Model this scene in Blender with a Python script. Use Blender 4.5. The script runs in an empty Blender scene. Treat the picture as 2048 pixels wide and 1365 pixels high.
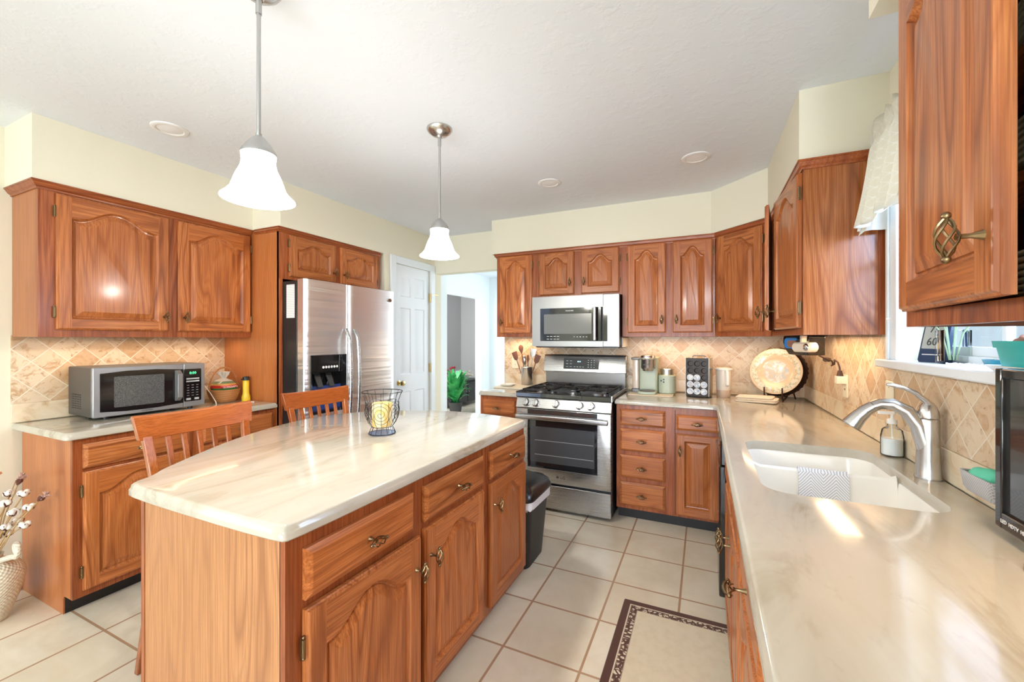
import bpy, bmesh, math, random
from mathutils import Vector, Matrix

PI = math.pi
sc = bpy.context.scene
COL = sc.collection
random.seed(7)

# ------------------------------------------------------------------ camera
cam_d = bpy.data.cameras.new('camera')
cam = bpy.data.objects.new('camera', cam_d); COL.objects.link(cam)
cam_d.sensor_width = 36.0
cam_d.lens = 830.0 / 2048.0 * 36.0
cam_d.shift_y = -4.1 / 2048.0
cam_d.clip_start = 0.02
cam.location = (0.0, 0.0, 1.325)
cam.rotation_euler = (PI / 2, 0, math.radians(24.83))
sc.camera = cam

# ------------------------------------------------------------------ world, exposure
w = bpy.data.worlds.new('daylight'); sc.world = w; w.use_nodes = True
wn = w.node_tree.nodes; wl = w.node_tree.links; wn.clear()
wo = wn.new('ShaderNodeOutputWorld'); wb = wn.new('ShaderNodeBackground')
wtc = wn.new('ShaderNodeTexCoord'); wsx = wn.new('ShaderNodeSeparateXYZ'); wr = wn.new('ShaderNodeValToRGB')
wl.new(wtc.outputs['Generated'], wsx.inputs[0]); wl.new(wsx.outputs['Z'], wr.inputs[0])
wr.color_ramp.elements[0].position = 0.02; wr.color_ramp.elements[0].color = (0.36, 0.46, 0.54, 1)
wr.color_ramp.elements[1].position = 0.12; wr.color_ramp.elements[1].color = (1.4, 1.8, 2.6, 1)
wl.new(wr.outputs[0], wb.inputs['Color']); wb.inputs['Strength'].default_value = 1.0
wl.new(wb.outputs[0], wo.inputs['Surface'])
sc.view_settings.view_transform = 'Standard'
sc.view_settings.look = 'None'
sc.view_settings.gamma = 1.0
sc.view_settings.use_curve_mapping = False
sc.view_settings.exposure = 0.76
try:
    sc.cycles.max_bounces = 8; sc.cycles.diffuse_bounces = 5; sc.cycles.glossy_bounces = 4
    sc.cycles.transmission_bounces = 8; sc.cycles.transparent_max_bounces = 12
    sc.cycles.caustics_reflective = False; sc.cycles.caustics_refractive = False
    sc.cycles.sample_clamp_indirect = 6.0
except Exception:
    pass


def area(name, loc, target, sx, sy, power, col):
    l = bpy.data.lights.new(name, 'AREA'); l.shape = 'RECTANGLE'; l.size = sx; l.size_y = sy
    l.energy = power; l.color = col
    o = bpy.data.objects.new(name, l); COL.objects.link(o); o.location = loc
    o.rotation_euler = (Vector(target) - Vector(loc)).to_track_quat('-Z', 'Y').to_euler()
    return o


# daylight through the glazed doors behind the camera, the breakfast window and the hall
area('patio_daylight', (-0.75, -5.9, 0.75), (-1.0, -1.5, 1.9), 2.6, 1.3, 125, (0.79, 0.89, 1.0))
area('breakfast_daylight', (-3.9, -1.8, 1.45), (-1.0, -1.0, 2.2), 2.2, 1.5, 9, (0.88, 0.94, 1.0))
area('sink_window_daylight', (1.6, 0.6, 2.2), (0.0, 0.6, 2.2), 3.4, 1.5, 135, (0.60, 0.76, 1.0))
area('hall_daylight', (-1.2, 5.6, 1.5), (-3.4, 5.0, 1.2), 1.6, 1.6, 19, (0.84, 0.93, 1.0))
area('den_fill', (-4.4, 4.6, 1.9), (-4.4, 7.2, 0.7), 0.9, 0.9, 38, (0.95, 0.97, 1.0))  # added fill without a source of its own, brightens the grey den
# added point fill behind the camera, no fixture there; lifts floor and ceiling
gl_ = bpy.data.lights.new('unseen_fill_point', 'POINT'); gl_.energy = 56; gl_.color = (0.83, 0.91, 1.0); gl_.shadow_soft_size = 0.16
go_ = bpy.data.objects.new('unseen_fill_point', gl_); COL.objects.link(go_); go_.location = (0.0, -2.4, 2.15)
# under-cabinet lamps
for nm, lc, sx, sy, p in (('under_cabinet_lamp_left', (-3.12, 1.40, 1.325), 0.08, 0.9, 1.1),
                          ('under_cabinet_lamp_stove', (-0.22, 3.52, 1.335), 0.6, 0.08, 1.1),
                          ('under_cabinet_lamp_corner', (0.36, 3.36, 1.335), 0.25, 0.25, 0.9),
                          ('under_cabinet_lamp_sink', (0.58, 2.62, 1.335), 0.08, 0.7, 1.6),
                          ('under_cabinet_lamp_corner_shelf', (-1.60, 3.58, 1.335), 0.2, 0.08, 0.8),
                          ('under_cabinet_lamp_near', (0.56, 0.92, 1.335), 0.08, 0.35, 1.6)):
    o = area(nm, lc, (lc[0], lc[1], 0.0), sx, sy, p, (1.0, 0.70, 0.42))


# ------------------------------------------------------------------ mesh builder
class B:
    def __init__(s):
        s.v = []; s.f = []; s.m = []

    def add(s, vs, fs, mi=0):
        o = len(s.v)
        s.v += [tuple(p) for p in vs]
        s.f += [tuple(i + o for i in f) for f in fs]
        s.m += [mi] * len(fs)
        return s

    def box(s, x0, x1, y0, y1, z0, z1, mi=0):
        vs = [(x0, y0, z0), (x1, y0, z0), (x1, y1, z0), (x0, y1, z0), (x0, y0, z1), (x1, y0, z1), (x1, y1, z1), (x0, y1, z1)]
        return s.add(vs, [(3, 2, 1, 0), (4, 5, 6, 7), (0, 1, 5, 4), (1, 2, 6, 5), (2, 3, 7, 6), (3, 0, 4, 7)], mi)

    def loops(s, L, c0=True, c1=True, mi=0, closed=True, ring=False):
        n = len(L[0]); vs = [p for l in L for p in l]; fs = []
        m = len(L)
        for a in range(m if ring else m - 1):
            b = (a + 1) % m
            for i in range(n if closed else n - 1):
                j = (i + 1) % n
                fs.append((a * n + i, a * n + j, b * n + j, b * n + i))
        if c0 and not ring: fs.append(tuple(range(n))[::-1])
        if c1 and not ring: fs.append(tuple((m - 1) * n + i for i in range(n)))
        return s.add(vs, fs, mi)

    def tube(s, pts, r, n=8, mi=0, closed=False, flat=1.0):
        P = [Vector(p) for p in pts]; k = len(P); L = []
        T = []
        for i in range(k):
            a = P[(i - 1) % k] if closed or i else P[0]
            b = P[(i + 1) % k] if closed or i < k - 1 else P[-1]
            T.append((b - a).normalized())
        up = Vector((0, 0, 1)) if abs(T[0].z) < 0.9 else Vector((1, 0, 0))
        N = (up - T[0] * up.dot(T[0])).normalized()
        for i in range(k):
            N = (N - T[i] * N.dot(T[i])).normalized(); Bn = T[i].cross(N)
            rr = r[i] if isinstance(r, (list, tuple)) else r
            L.append([P[i] + (N * math.cos(2 * PI * j / n) * flat + Bn * math.sin(2 * PI * j / n)) * rr for j in range(n)])
        return s.loops(L, mi=mi, ring=closed)

    def cyl(s, p0, p1, r0, r1=None, n=16, mi=0):
        return s.tube([p0, p1], [r0, r0 if r1 is None else r1], n, mi)

    def lathe(s, prof, c=(0, 0, 0), n=24, mi=0, ax='z', c0=True, c1=True, wob=None):
        L = []
        for r, z in prof:
            l = []
            for j in range(n):
                a = 2 * PI * j / n
                q = r * (1 + (wob(a, z) if wob else 0))
                x, y = q * math.cos(a), q * math.sin(a)
                if ax == 'z': l.append((c[0] + x, c[1] + y, c[2] + z))
                elif ax == 'y': l.append((c[0] + x, c[1] - z, c[2] + y))
                else: l.append((c[0] + z, c[1] + x, c[2] + y))
            L.append(l)
        return s.loops(L, c0, c1, mi)

    def prism(s, poly, a, b, ax='z', mi=0):
        def P(u, v, t):
            return {'z': (u, v, t), 'y': (u, t, v), 'x': (t, u, v)}[ax]
        return s.loops([[P(u, v, a) for u, v in poly], [P(u, v, b) for u, v in poly]], mi=mi)

    def ball(s, c, r, n=12, sx=1, sy=1, sz=1, mi=0):
        pr = [(max(1e-4, r * math.sin(PI * i / n)), -r * math.cos(PI * i / n)) for i in range(n + 1)]
        o = len(s.v)
        s.lathe(pr, (0, 0, 0), max(8, n + 4), mi)
        for i in range(o, len(s.v)):
            x, y, z = s.v[i]; s.v[i] = (c[0] + x * sx, c[1] + y * sy, c[2] + z * sz)
        return s

    def rbox(s, x0, x1, y0, y1, z0, z1, r, n=5, ax='z', e=0.0, mi=0):
        """box with rounded vertical edges (along ax) and an eased edge e at both ends"""
        d = {'z': (x0, x1, y0, y1, z0, z1), 'y': (x0, x1, z0, z1, y0, y1), 'x': (y0, y1, z0, z1, x0, x1)}[ax]
        def loop(k, t):
            l = rrect(d[0] + k, d[1] - k, d[2] + k, d[3] - k, max(1e-4, r - k), n)
            return [{'z': (u, v, t), 'y': (u, t, v), 'x': (t, u, v)}[ax] for u, v in l]
        if e > 0:
            return s.loops([loop(e, d[4]), loop(0, d[4] + e), loop(0, d[5] - e), loop(e, d[5])], mi=mi)
        return s.loops([loop(0, d[4]), loop(0, d[5])], mi=mi)

    def xf(s, M, o=0):
        for i in range(o, len(s.v)):
            s.v[i] = tuple(M @ Vector(s.v[i]))
        return s

    def mesh(s, name, mats, smooth=35):
        me = bpy.data.meshes.new(name)
        me.from_pydata(s.v, [], s.f)
        for m in (mats if isinstance(mats, (list, tuple)) else [mats]): me.materials.append(m)
        if any(s.m): me.polygons.foreach_set('material_index', s.m)
        bm = bmesh.new(); bm.from_mesh(me); bmesh.ops.recalc_face_normals(bm, faces=bm.faces); bm.to_mesh(me); bm.free()
        if smooth:
            me.polygons.foreach_set('use_smooth', [True] * len(me.polygons))
            me.set_sharp_from_angle(angle=math.radians(smooth))
        me.update()
        return me

    def out(s, name, mats, parent=None, smooth=35, bevel=0, loc=None):
        return link(name, s.mesh(name, mats, smooth), parent, bevel, loc)


def rrect(x0, x1, y0, y1, r, n=5):
    p = []
    for cx, cy, a0 in ((x1 - r, y0 + r, -90), (x1 - r, y1 - r, 0), (x0 + r, y1 - r, 90), (x0 + r, y0 + r, 180)):
        for i in range(n + 1):
            a = math.radians(a0 + 90 * i / n)
            p.append((cx + r * math.cos(a), cy + r * math.sin(a)))
    return p


def link(name, me, parent=None, bevel=0, loc=None, rot=None):
    o = bpy.data.objects.new(name, me); COL.objects.link(o)
    if parent: o.parent = parent
    if loc: o.location = loc
    if rot: o.rotation_euler = rot
    if bevel:
        b = o.modifiers.new('bevel', 'BEVEL'); b.width = bevel; b.segments = 2; b.limit_method = 'ANGLE'; b.angle_limit = math.radians(40)
    return o


def tag(o, label, cat, group=None):
    o['label'] = label; o['category'] = cat
    if group: o['group'] = group
    return o


def thing(name, label, cat, loc=(0, 0, 0), rz=0.0, group=None):
    o = bpy.data.objects.new(name, None); COL.objects.link(o)
    o.location = loc; o.rotation_euler = (0, 0, math.radians(rz)); o.empty_display_size = 0.05
    return tag(o, label, cat, group)


def struct(o):
    o['kind'] = 'structure'; return o


def copy_thing(o, parent=None):
    kids = list(o.children)
    c = o.copy(); COL.objects.link(c)
    if parent: c.parent = parent
    for ch in kids: copy_thing(ch, c)
    return c


def text(name, s, size, loc, mat, parent, rot=(PI / 2, 0, 0), sx=1.0):
    cu = bpy.data.curves.new(name, 'FONT'); cu.body = s; cu.size = size; cu.align_x = 'CENTER'; cu.align_y = 'CENTER'
    cu.extrude = 0.0004; cu.resolution_u = 2
    t = bpy.data.objects.new(name + '_tmp', cu); COL.objects.link(t)
    bpy.context.view_layer.update()
    me = bpy.data.meshes.new_from_object(t.evaluated_get(bpy.context.evaluated_depsgraph_get()))
    bpy.data.objects.remove(t); bpy.data.curves.remove(cu)
    me.materials.clear(); me.materials.append(mat)
    o = link(name, me, parent, loc=loc, rot=rot); o.scale = (sx, 1, 1)
    return o

# ------------------------------------------------------------------ materials
def srgb(r, g, b):
    f = lambda c: (c / 255 / 12.92) if c / 255 <= 0.04045 else ((c / 255 + 0.055) / 1.055) ** 2.4
    return (f(r), f(g), f(b), 1)


class N:
    def __init__(s, name):
        s.mat = bpy.data.materials.new(name); s.mat.use_nodes = True
        s.t = s.mat.node_tree; s.n = s.t.nodes; s.l = s.t.links
        s.p = s.n['Principled BSDF']

    def new(s, k, **kw):
        n = s.n.new('ShaderNode' + k)
        for a, b in kw.items(): setattr(n, a, b)
        return n

    def set(s, **kw):
        for k, v in kw.items():
            i = s.p.inputs[{'base': 'Base Color', 'rough': 'Roughness', 'metal': 'Metallic', 'coat': 'Coat Weight', 'coatr': 'Coat Roughness',
                            'trans': 'Transmission Weight', 'emit': 'Emission Color', 'es': 'Emission Strength', 'sheen': 'Sheen Weight',
                            'ior': 'IOR', 'spec': 'Specular IOR Level', 'alpha': 'Alpha', 'sss': 'Subsurface Weight', 'aniso': 'Anisotropic'}[k]]
            i.default_value = (*v, 1) if isinstance(v, tuple) and len(v) == 3 else v
        return s

    def math(s, op, a, b=None, c=None):
        n = s.new('Math', operation=op)
        for i, x in enumerate((a, b, c)):
            if x is None: continue
            if isinstance(x, (int, float)): n.inputs[i].default_value = x
            else: s.l.new(x, n.inputs[i])
        return n.outputs[0]

    def coord(s, kind='Object', scale=(1, 1, 1), rot=(0, 0, 0), loc=(0, 0, 0), rand=0.0):
        tc = s.new('TexCoord'); v = tc.outputs[kind]
        if rand:
            oi = s.new('ObjectInfo'); vm = s.new('VectorMath', operation='MULTIPLY_ADD')
            cx = s.new('CombineXYZ')
            for i in range(3): s.l.new(oi.outputs['Random'], cx.inputs[i])
            s.l.new(cx.outputs[0], vm.inputs[0]); vm.inputs[1].default_value = (rand, rand * 1.7, rand * 2.3); s.l.new(v, vm.inputs[2]); v = vm.outputs[0]
        mp = s.new('Mapping'); s.l.new(v, mp.inputs[0])
        mp.inputs['Scale'].default_value = scale; mp.inputs['Rotation'].default_value = rot; mp.inputs['Location'].default_value = loc
        return mp.outputs[0]

    def noise(s, vec, scale, detail=3, rough=0.5, dist=0.0):
        n = s.new('TexNoise'); s.l.new(vec, n.inputs['Vector'])
        n.inputs['Scale'].default_value = scale; n.inputs['Detail'].default_value = detail
        n.inputs['Roughness'].default_value = rough; n.inputs['Distortion'].default_value = dist
        return n.outputs['Fac']

    def ramp(s, fac, stops):
        r = s.new('ValToRGB'); s.l.new(fac, r.inputs[0]); e = r.color_ramp.elements
        while len(e) < len(stops): e.new(0.5)
        for i, (p, c) in enumerate(stops):
            e[i].position = p; e[i].color = tuple(c) if len(c) == 4 else (*c, 1)
        return r.outputs[0]

    def mix(s, fac, a, b, mode='MIX'):
        m = s.new('Mix', data_type='RGBA', blend_type=mode)
        for i, x in ((0, fac), (6, a), (7, b)):
            if isinstance(x, (int, float)): m.inputs[i].default_value = x
            elif isinstance(x, tuple): m.inputs[i].default_value = (*x, 1) if len(x) == 3 else x
            else: s.l.new(x, m.inputs[i])
        return m.outputs[2]

    def base(s, sock):
        s.l.new(sock, s.p.inputs['Base Color']); return s

    def bump(s, h, strength=0.3, dist=0.01):
        b = s.new('Bump'); b.inputs['Strength'].default_value = strength; b.inputs['Distance'].default_value = dist
        s.l.new(h, b.inputs['Height']); s.l.new(b.outputs[0], s.p.inputs['Normal']); return s


def plain(name, col, rough=0.5, metal=0.0, **kw):
    m = N(name); m.set(base=col if len(col) == 4 else (*col, 1), rough=rough, metal=metal, **kw); return m.mat


def wood(name, axis, dark, mid, light, rough=0.34, coat=0.2, freq=9.0, rings=7.0):
    m = N(name)
    sc_ = {'z': (1, 1, .10), 'x': (.10, 1, 1), 'y': (1, .10, 1)}[axis]
    fine = {'z': (1, 1, .018), 'x': (.018, 1, 1), 'y': (1, .018, 1)}[axis]
    v = m.coord(scale=sc_, rand=7.0)
    n = m.noise(v, freq, 1.5, 0.4, 0.25)
    r = m.math('PINGPONG', m.math('MULTIPLY', n, rings), 0.5)
    r = m.math('MULTIPLY', r, 2.0)
    v2 = m.coord(scale=fine, rand=7.0)
    f = m.noise(v2, 260, 2.5, 0.6)
    blot = m.noise(m.coord(scale=sc_, rand=3.0), 2.2, 2, 0.5)
    c = m.ramp(r, [(0.0, dark), (0.30, mid), (0.75, light), (1.0, mid)])
    c2 = m.mix(m.ramp(blot, [(0.35, (0, 0, 0)), (0.7, (1, 1, 1))]), c, mid)
    c3 = m.mix(m.ramp(f, [(0.38, (1, 1, 1)), (0.58, (0, 0, 0))]), c2, dark)
    c4 = m.mix(0.62, c2, c3)
    oi = m.new('ObjectInfo')
    hs = m.new('HueSaturation'); m.l.new(c4, hs.inputs['Color'])
    m.l.new(m.math('MULTIPLY_ADD', oi.outputs['Random'], 0.22, 0.90), hs.inputs['Value'])
    m.base(hs.outputs[0]); m.set(rough=rough, coat=coat, coatr=0.12, spec=0.35)
    m.bump(f, 0.08, 0.002)
    return m.mat


W_D, W_M, W_L = (0.22, 0.056, 0.014), (0.46, 0.142, 0.037), (0.60, 0.22, 0.068)
oak_v = wood('oak_upright_grain', 'z', W_D, W_M, W_L)
oak_h = wood('oak_level_grain', 'x', W_D, W_M, W_L)
oak_f = wood('oak_frame_stain', 'z', (0.17, 0.036, 0.010), (0.34, 0.086, 0.023), (0.44, 0.135, 0.040))
oak_fh = wood('oak_moulding_stain', 'x', (0.17, 0.036, 0.010), (0.34, 0.086, 0.023), (0.44, 0.135, 0.040))
oak_panel = wood('oak_veneer_panel', 'z', (0.29, 0.115, 0.042), (0.44, 0.195, 0.078), (0.52, 0.245, 0.10), rough=0.4, coat=0.1, freq=6.0, rings=12.0)
oak_side = wood('oak_side_veneer', 'z', (0.24, 0.06, 0.014), (0.40, 0.125, 0.035), (0.56, 0.21, 0.07), rough=0.20, coat=1.0, freq=5.0, rings=16.0)
oak_plain = wood('oak_plain_side', 'z', (0.30, 0.08, 0.02), (0.46, 0.155, 0.045), (0.55, 0.20, 0.062), rough=0.35, coat=0.2, freq=4.0, rings=3.0)
chair_wood = wood('chair_cherry_wood', 'y', (0.20, 0.045, 0.008), (0.34, 0.085, 0.018), (0.43, 0.13, 0.030), rough=0.20, coat=0.7, freq=4.0, rings=3.0)
chair_wood_v = wood('chair_cherry_wood_upright', 'z', (0.20, 0.045, 0.008), (0.34, 0.085, 0.018), (0.43, 0.13, 0.030), rough=0.20, coat=0.7, freq=4.0, rings=3.0)
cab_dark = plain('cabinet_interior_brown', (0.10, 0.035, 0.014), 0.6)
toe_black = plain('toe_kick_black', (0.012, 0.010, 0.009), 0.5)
gap_dark = plain('shadow_gap_brown', (0.06, 0.02, 0.01), 0.7)

# wall paint
m = N('cream_wall_paint'); m.set(base=(0.78, 0.74, 0.60, 1), rough=0.75)
m.bump(m.noise(m.coord(), 160, 2), 0.06, 0.004); wall_m = m.mat
m = N('white_ceiling_paint'); m.set(base=(0.80, 0.84, 0.90, 1), rough=0.85)
m.bump(m.ramp(m.noise(m.coord(), 16, 5, 0.6), [(0.5, (0, 0, 0)), (0.62, (1, 1, 1))]), 0.12, 0.006); ceil_m = m.mat
hall_m = plain('pale_hall_paint', (0.80, 0.86, 0.88), 0.8)
gray_wall_m = plain('grey_room_paint', (0.52, 0.51, 0.50), 0.85)
white_paint = plain('white_gloss_paint', (0.80, 0.86, 0.91), 0.35)
white_plastic = plain('white_plastic', (0.82, 0.82, 0.80), 0.35)
ivory = plain('ivory_plastic', (0.80, 0.74, 0.58), 0.4)

# floor tile
PITCH = 0.3375
m = N('cream_floor_tile')
v = m.coord('Object')
bt = m.new('TexBrick', offset=0.0, squash=1.0)
mp = m.new('Mapping'); m.l.new(v, mp.inputs[0]); mp.inputs['Location'].default_value = (0.111 + PITCH * 20, -1.609 + PITCH * 30, 0)
m.l.new(mp.outputs[0], bt.inputs['Vector'])
for k, x in (('Scale', 1.0), ('Mortar Size', 0.0055), ('Mortar Smooth', 0.2), ('Bias', 0.0), ('Brick Width', PITCH), ('Row Height', PITCH)):
    bt.inputs[k].default_value = x
bt.inputs['Color1'].default_value = (0.78, 0.71, 0.56, 1); bt.inputs['Color2'].default_value = (0.87, 0.81, 0.67, 1); bt.inputs['Mortar'].default_value = (0.34, 0.20, 0.11, 1)
cl = m.noise(v, 3.2, 5, 0.62, 0.4)
c = m.mix(m.ramp(cl, [(0.36, (1, 1, 1)), (0.62, (0, 0, 0))]), bt.outputs['Color'], (0.70, 0.61, 0.46, 1), 'MIX')
c = m.mix(0.75, bt.outputs['Color'], c)
c = m.mix(bt.outputs['Fac'], c, (0.46, 0.29, 0.18, 1))
m.base(c); m.set(rough=0.26, spec=0.4)
inv = m.math('SUBTRACT', 1.0, bt.outputs['Fac'])
m.bump(inv, 0.5, 0.003); floor_m = m.mat


def tile_mat(name, c1, c2, vein):
    m = N(name)
    tc = m.new('TexCoord'); sx = m.new('SeparateXYZ'); m.l.new(tc.outputs['Object'], sx.inputs[0])
    cb = m.new('CombineXYZ'); m.l.new(sx.outputs['X'], cb.inputs[0]); m.l.new(sx.outputs['Z'], cb.inputs[1])
    mp = m.new('Mapping'); m.l.new(cb.outputs[0], mp.inputs[0]); mp.inputs['Rotation'].default_value = (0, 0, PI / 4); mp.inputs['Location'].default_value = (5.0, 5.0, 0)
    bt = m.new('TexBrick', offset=0.0); m.l.new(mp.outputs[0], bt.inputs['Vector'])
    for k, x in (('Scale', 1.0), ('Mortar Size', 0.0022), ('Mortar Smooth', 0.3), ('Bias', -0.1), ('Brick Width', 0.1), ('Row Height', 0.1)):
        bt.inputs[k].default_value = x
    bt.inputs['Color1'].default_value = c1; bt.inputs['Color2'].default_value = c2; bt.inputs['Mortar'].default_value = (0.72, 0.62, 0.46, 1)
    # vein field shifted per tile by the tile's own colour
    sh = m.new('VectorMath', operation='MULTIPLY_ADD'); m.l.new(bt.outputs['Color'], sh.inputs[0]); sh.inputs[1].default_value = (30, 30, 30); m.l.new(tc.outputs['Object'], sh.inputs[2])
    n1 = m.noise(sh.outputs[0], 15, 5, 0.62, 1.6); n2 = m.noise(sh.outputs[0], 38, 3, 0.6, 0.8)
    c = m.mix(m.ramp(n1, [(0.50, (0, 0, 0)), (0.66, (1, 1, 1))]), bt.outputs['Color'], vein)
    c = m.mix(m.ramp(n2, [(0.62, (0, 0, 0)), (0.72, (1, 1, 1))]), c, (0.36, 0.20, 0.10, 1))
    c = m.mix(bt.outputs['Fac'], c, (0.78, 0.71, 0.59, 1))
    m.base(c); m.set(rough=0.35)
    m.bump(m.math('SUBTRACT', 1.0, bt.outputs['Fac']), 0.3, 0.002)
    return m.mat


tile_m = tile_mat('diagonal_travertine_tile', (0.57, 0.375, 0.215, 1), (0.76, 0.64, 0.47, 1), (0.52, 0.31, 0.16, 1))
m = N('travertine_strip'); v = m.coord(rand=2)
m.base(m.ramp(m.noise(v, 9, 4, 0.6, 1.0), [(0.35, (0.80, 0.70, 0.53)), (0.55, (0.74, 0.60, 0.42)), (0.68, (0.56, 0.37, 0.20))])); m.set(rough=0.3)
strip_m = m.mat


def marble(name, rot):
    m = N(name); v = m.coord(scale=(1.0, 0.22, 1.0), rot=(0, 0, rot))
    a = m.noise(v, 6.5, 5, 0.62, 0.7)
    b = m.noise(m.coord(), 2.2, 3, 0.5)
    c = m.ramp(a, [(0.40, (0.531, 0.490, 0.412)), (0.54, (0.483, 0.434, 0.352)), (0.62, (0.364, 0.305, 0.220)), (0.68, (0.483, 0.434, 0.348))])
    c = m.mix(m.ramp(b, [(0.35, (0, 0, 0)), (0.75, (1, 1, 1))]), c, (0.522, 0.482, 0.400, 1))
    f = m.noise(m.coord(scale=(1, .5, 1), rot=(0, 0, rot)), 26, 4, 0.65, 0.5)
    c = m.mix(m.ramp(f, [(0.60, (0, 0, 0)), (0.74, (0.487, 0.473, 0.440))]), c, (0.425, 0.353, 0.256, 1))
    m.base(c); m.set(rough=0.13, coat=0.3, coatr=0.05); return m.mat


marble_i = marble('cream_marble_island', math.radians(-62))
marble_c = marble('cream_marble_counter', math.radians(35))


def steel_mat(name, rough, col=(0.60, 0.60, 0.60), wave=0.0, scl=(1, 1, 14)):
    m = N(name); m.set(base=(*col, 1), metal=1.0, rough=rough)
    n = m.noise(m.coord(scale=(0.6, 0.6, 180)), 3.0, 2)
    m.l.new(m.math('MULTIPLY_ADD', n, 0.16, rough - 0.08), m.p.inputs['Roughness'])
    if wave:
        m.bump(m.noise(m.coord(scale=scl), 1.6, 2, 0.4, 0.5), wave, 0.02)
    return m.mat


steel = steel_mat('brushed_stainless', 0.27, (0.50, 0.50, 0.50))
steel_soft = steel_mat('soft_stainless', 0.42, (0.30, 0.30, 0.30))
steel_wavy = steel_mat('rippled_stainless_door', 0.34, (0.90, 0.90, 0.91), 0.40, (0.5, 0.5, 12.0))
nickel = plain('brushed_nickel', (0.58, 0.56, 0.54), 0.27, 1.0)
nickel_l = plain('satin_nickel_rod', (0.50, 0.50, 0.50), 0.35, 1.0)
chrome = plain('chrome', (0.82, 0.82, 0.82), 0.08, 1.0)
brass = plain('antique_brass', (0.24, 0.165, 0.085), 0.30, 1.0)
brass_l = plain('polished_brass', (0.70, 0.55, 0.25), 0.2, 1.0)
black_gloss = plain('black_gloss', (0.008, 0.008, 0.009), 0.08, coat=0.4)
black_sat = plain('black_satin', (0.014, 0.014, 0.015), 0.4)
black_glass = plain('dark_oven_glass', (0.012, 0.012, 0.014), 0.05, coat=0.6)
iron = plain('cast_iron_black', (0.016, 0.015, 0.015), 0.55)
bronze = plain('dark_bronze', (0.05, 0.022, 0.012), 0.4, 0.6)
dark_grey = plain('dark_grey_metal', (0.17, 0.17, 0.17), 0.45, 0.5)
m = N('clear_glass'); m.n.remove(m.p)
tr = m.new('BsdfTransparent'); tr.inputs['Color'].default_value = (0.975, 0.985, 0.985, 1); gl = m.new('BsdfGlossy'); gl.inputs['Roughness'].default_value = 0.03
lw = m.new('LayerWeight'); lw.inputs['Blend'].default_value = 0.12; mx = m.new('MixShader'); m.l.new(lw.outputs['Fresnel'], mx.inputs[0])
m.l.new(tr.outputs[0], mx.inputs[1]); m.l.new(gl.outputs[0], mx.inputs[2]); m.l.new(mx.outputs[0], m.n['Material Output'].inputs['Surface'])
glass = m.mat
m = N('window_pane_glass'); m.n.remove(m.p)
tr = m.new('BsdfTransparent'); gl = m.new('BsdfGlossy'); gl.inputs['Roughness'].default_value = 0.02
mx = m.new('MixShader'); mx.inputs[0].default_value = 0.06
m.l.new(tr.outputs[0], mx.inputs[1]); m.l.new(gl.outputs[0], mx.inputs[2]); m.l.new(mx.outputs[0], m.n['Material Output'].inputs['Surface'])
pane_m = m.mat


def emit(name, col, s):
    return plain(name, (0.02, 0.02, 0.02), 0.4, emit=(*col, 1), es=s)


green_led = emit('green_display_digits', (0.1, 1.0, 0.35), 1.6)
cyan_led = emit('blue_display_digits', (0.5, 0.9, 1.0), 1.8)
white_mark = plain('white_print', (0.75, 0.75, 0.75), 0.5)

# ------------------------------------------------------------------ room shell
XL, XR, YB, ZC = -3.28, 0.69, 3.73, 2.42
struct(B().box(-6.2, 0.81, -6.12, 8.4, -0.08, 0.0).out('floor', floor_m, smooth=0))
struct(B().box(-6.2, 0.81, -6.12, 8.4, ZC, ZC + 0.1).out('ceiling', ceil_m, smooth=0))


def wall_hole(name, ax, a0, a1, t0, t1, z0, z1, h, mat):
    """wall along ax from a0 to a1, thickness t0..t1, hole h=(b0,b1,c0,c1)"""
    b = B(); b0, b1, c0, c1 = h
    o = [(a0, z0), (a1, z0), (a1, z1), (a0, z1)]; i = [(b0, c0), (b1, c0), (b1, c1), (b0, c1)]
    P = (lambda u, v, t: (u, t, v)) if ax == 'x' else (lambda u, v, t: (t, u, v))
    L = [[P(*q, t0) for q in o], [P(*q, t1) for q in o], [P(*q, t1) for q in i], [P(*q, t0) for q in i]]
    b.loops(L, ring=True)
    return struct(b.out(name, mat, smooth=0))


WY0, WY1, WZ0, WZ1 = 1.24, 2.08, 1.225, 2.12          # sink window
wall_hole('wall_right', 'y', -6.12, YB, XR, 0.81, 0, ZC, (WY0, WY1, WZ0, WZ1), wall_m)
wall_hole('wall_left', 'y', -6.12, 2.95, XL - 0.12, XL, 0, ZC, (-2.9, -0.7, 0.75, 2.1), wall_m)
wall_hole('wall_rear', 'x', XL - 0.12, 0.81, -6.12, -6.0, 0, ZC, (-2.1, 0.6, 0.02, 2.1), wall_m)
# rear wall with the hall opening (Y = 3.73)
struct(B().prism([(-2.65, 2.03), (-1.81, 2.03), (-1.81, 0), (0.81, 0), (0.81, ZC), (-2.65, ZC)], YB, YB + 0.12, 'y').out('wall_back', wall_m, smooth=0))
# pantry wall with door hole, and the return beside the refrigerator
wall_hole('wall_pantry', 'y', 2.95, YB + 0.12, -2.77, -2.65, 0, ZC, (3.095, 3.655, 0.0, 2.045), wall_m)
struct(B().box(XL, -2.77, 2.95, 3.07, 0, ZC).out('wall_pantry_return', wall_m, smooth=0))
struct(B().box(-3.6, -3.48, 2.95, 3.85, 0, ZC).out('wall_pantry_back', wall_m, smooth=0))

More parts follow.
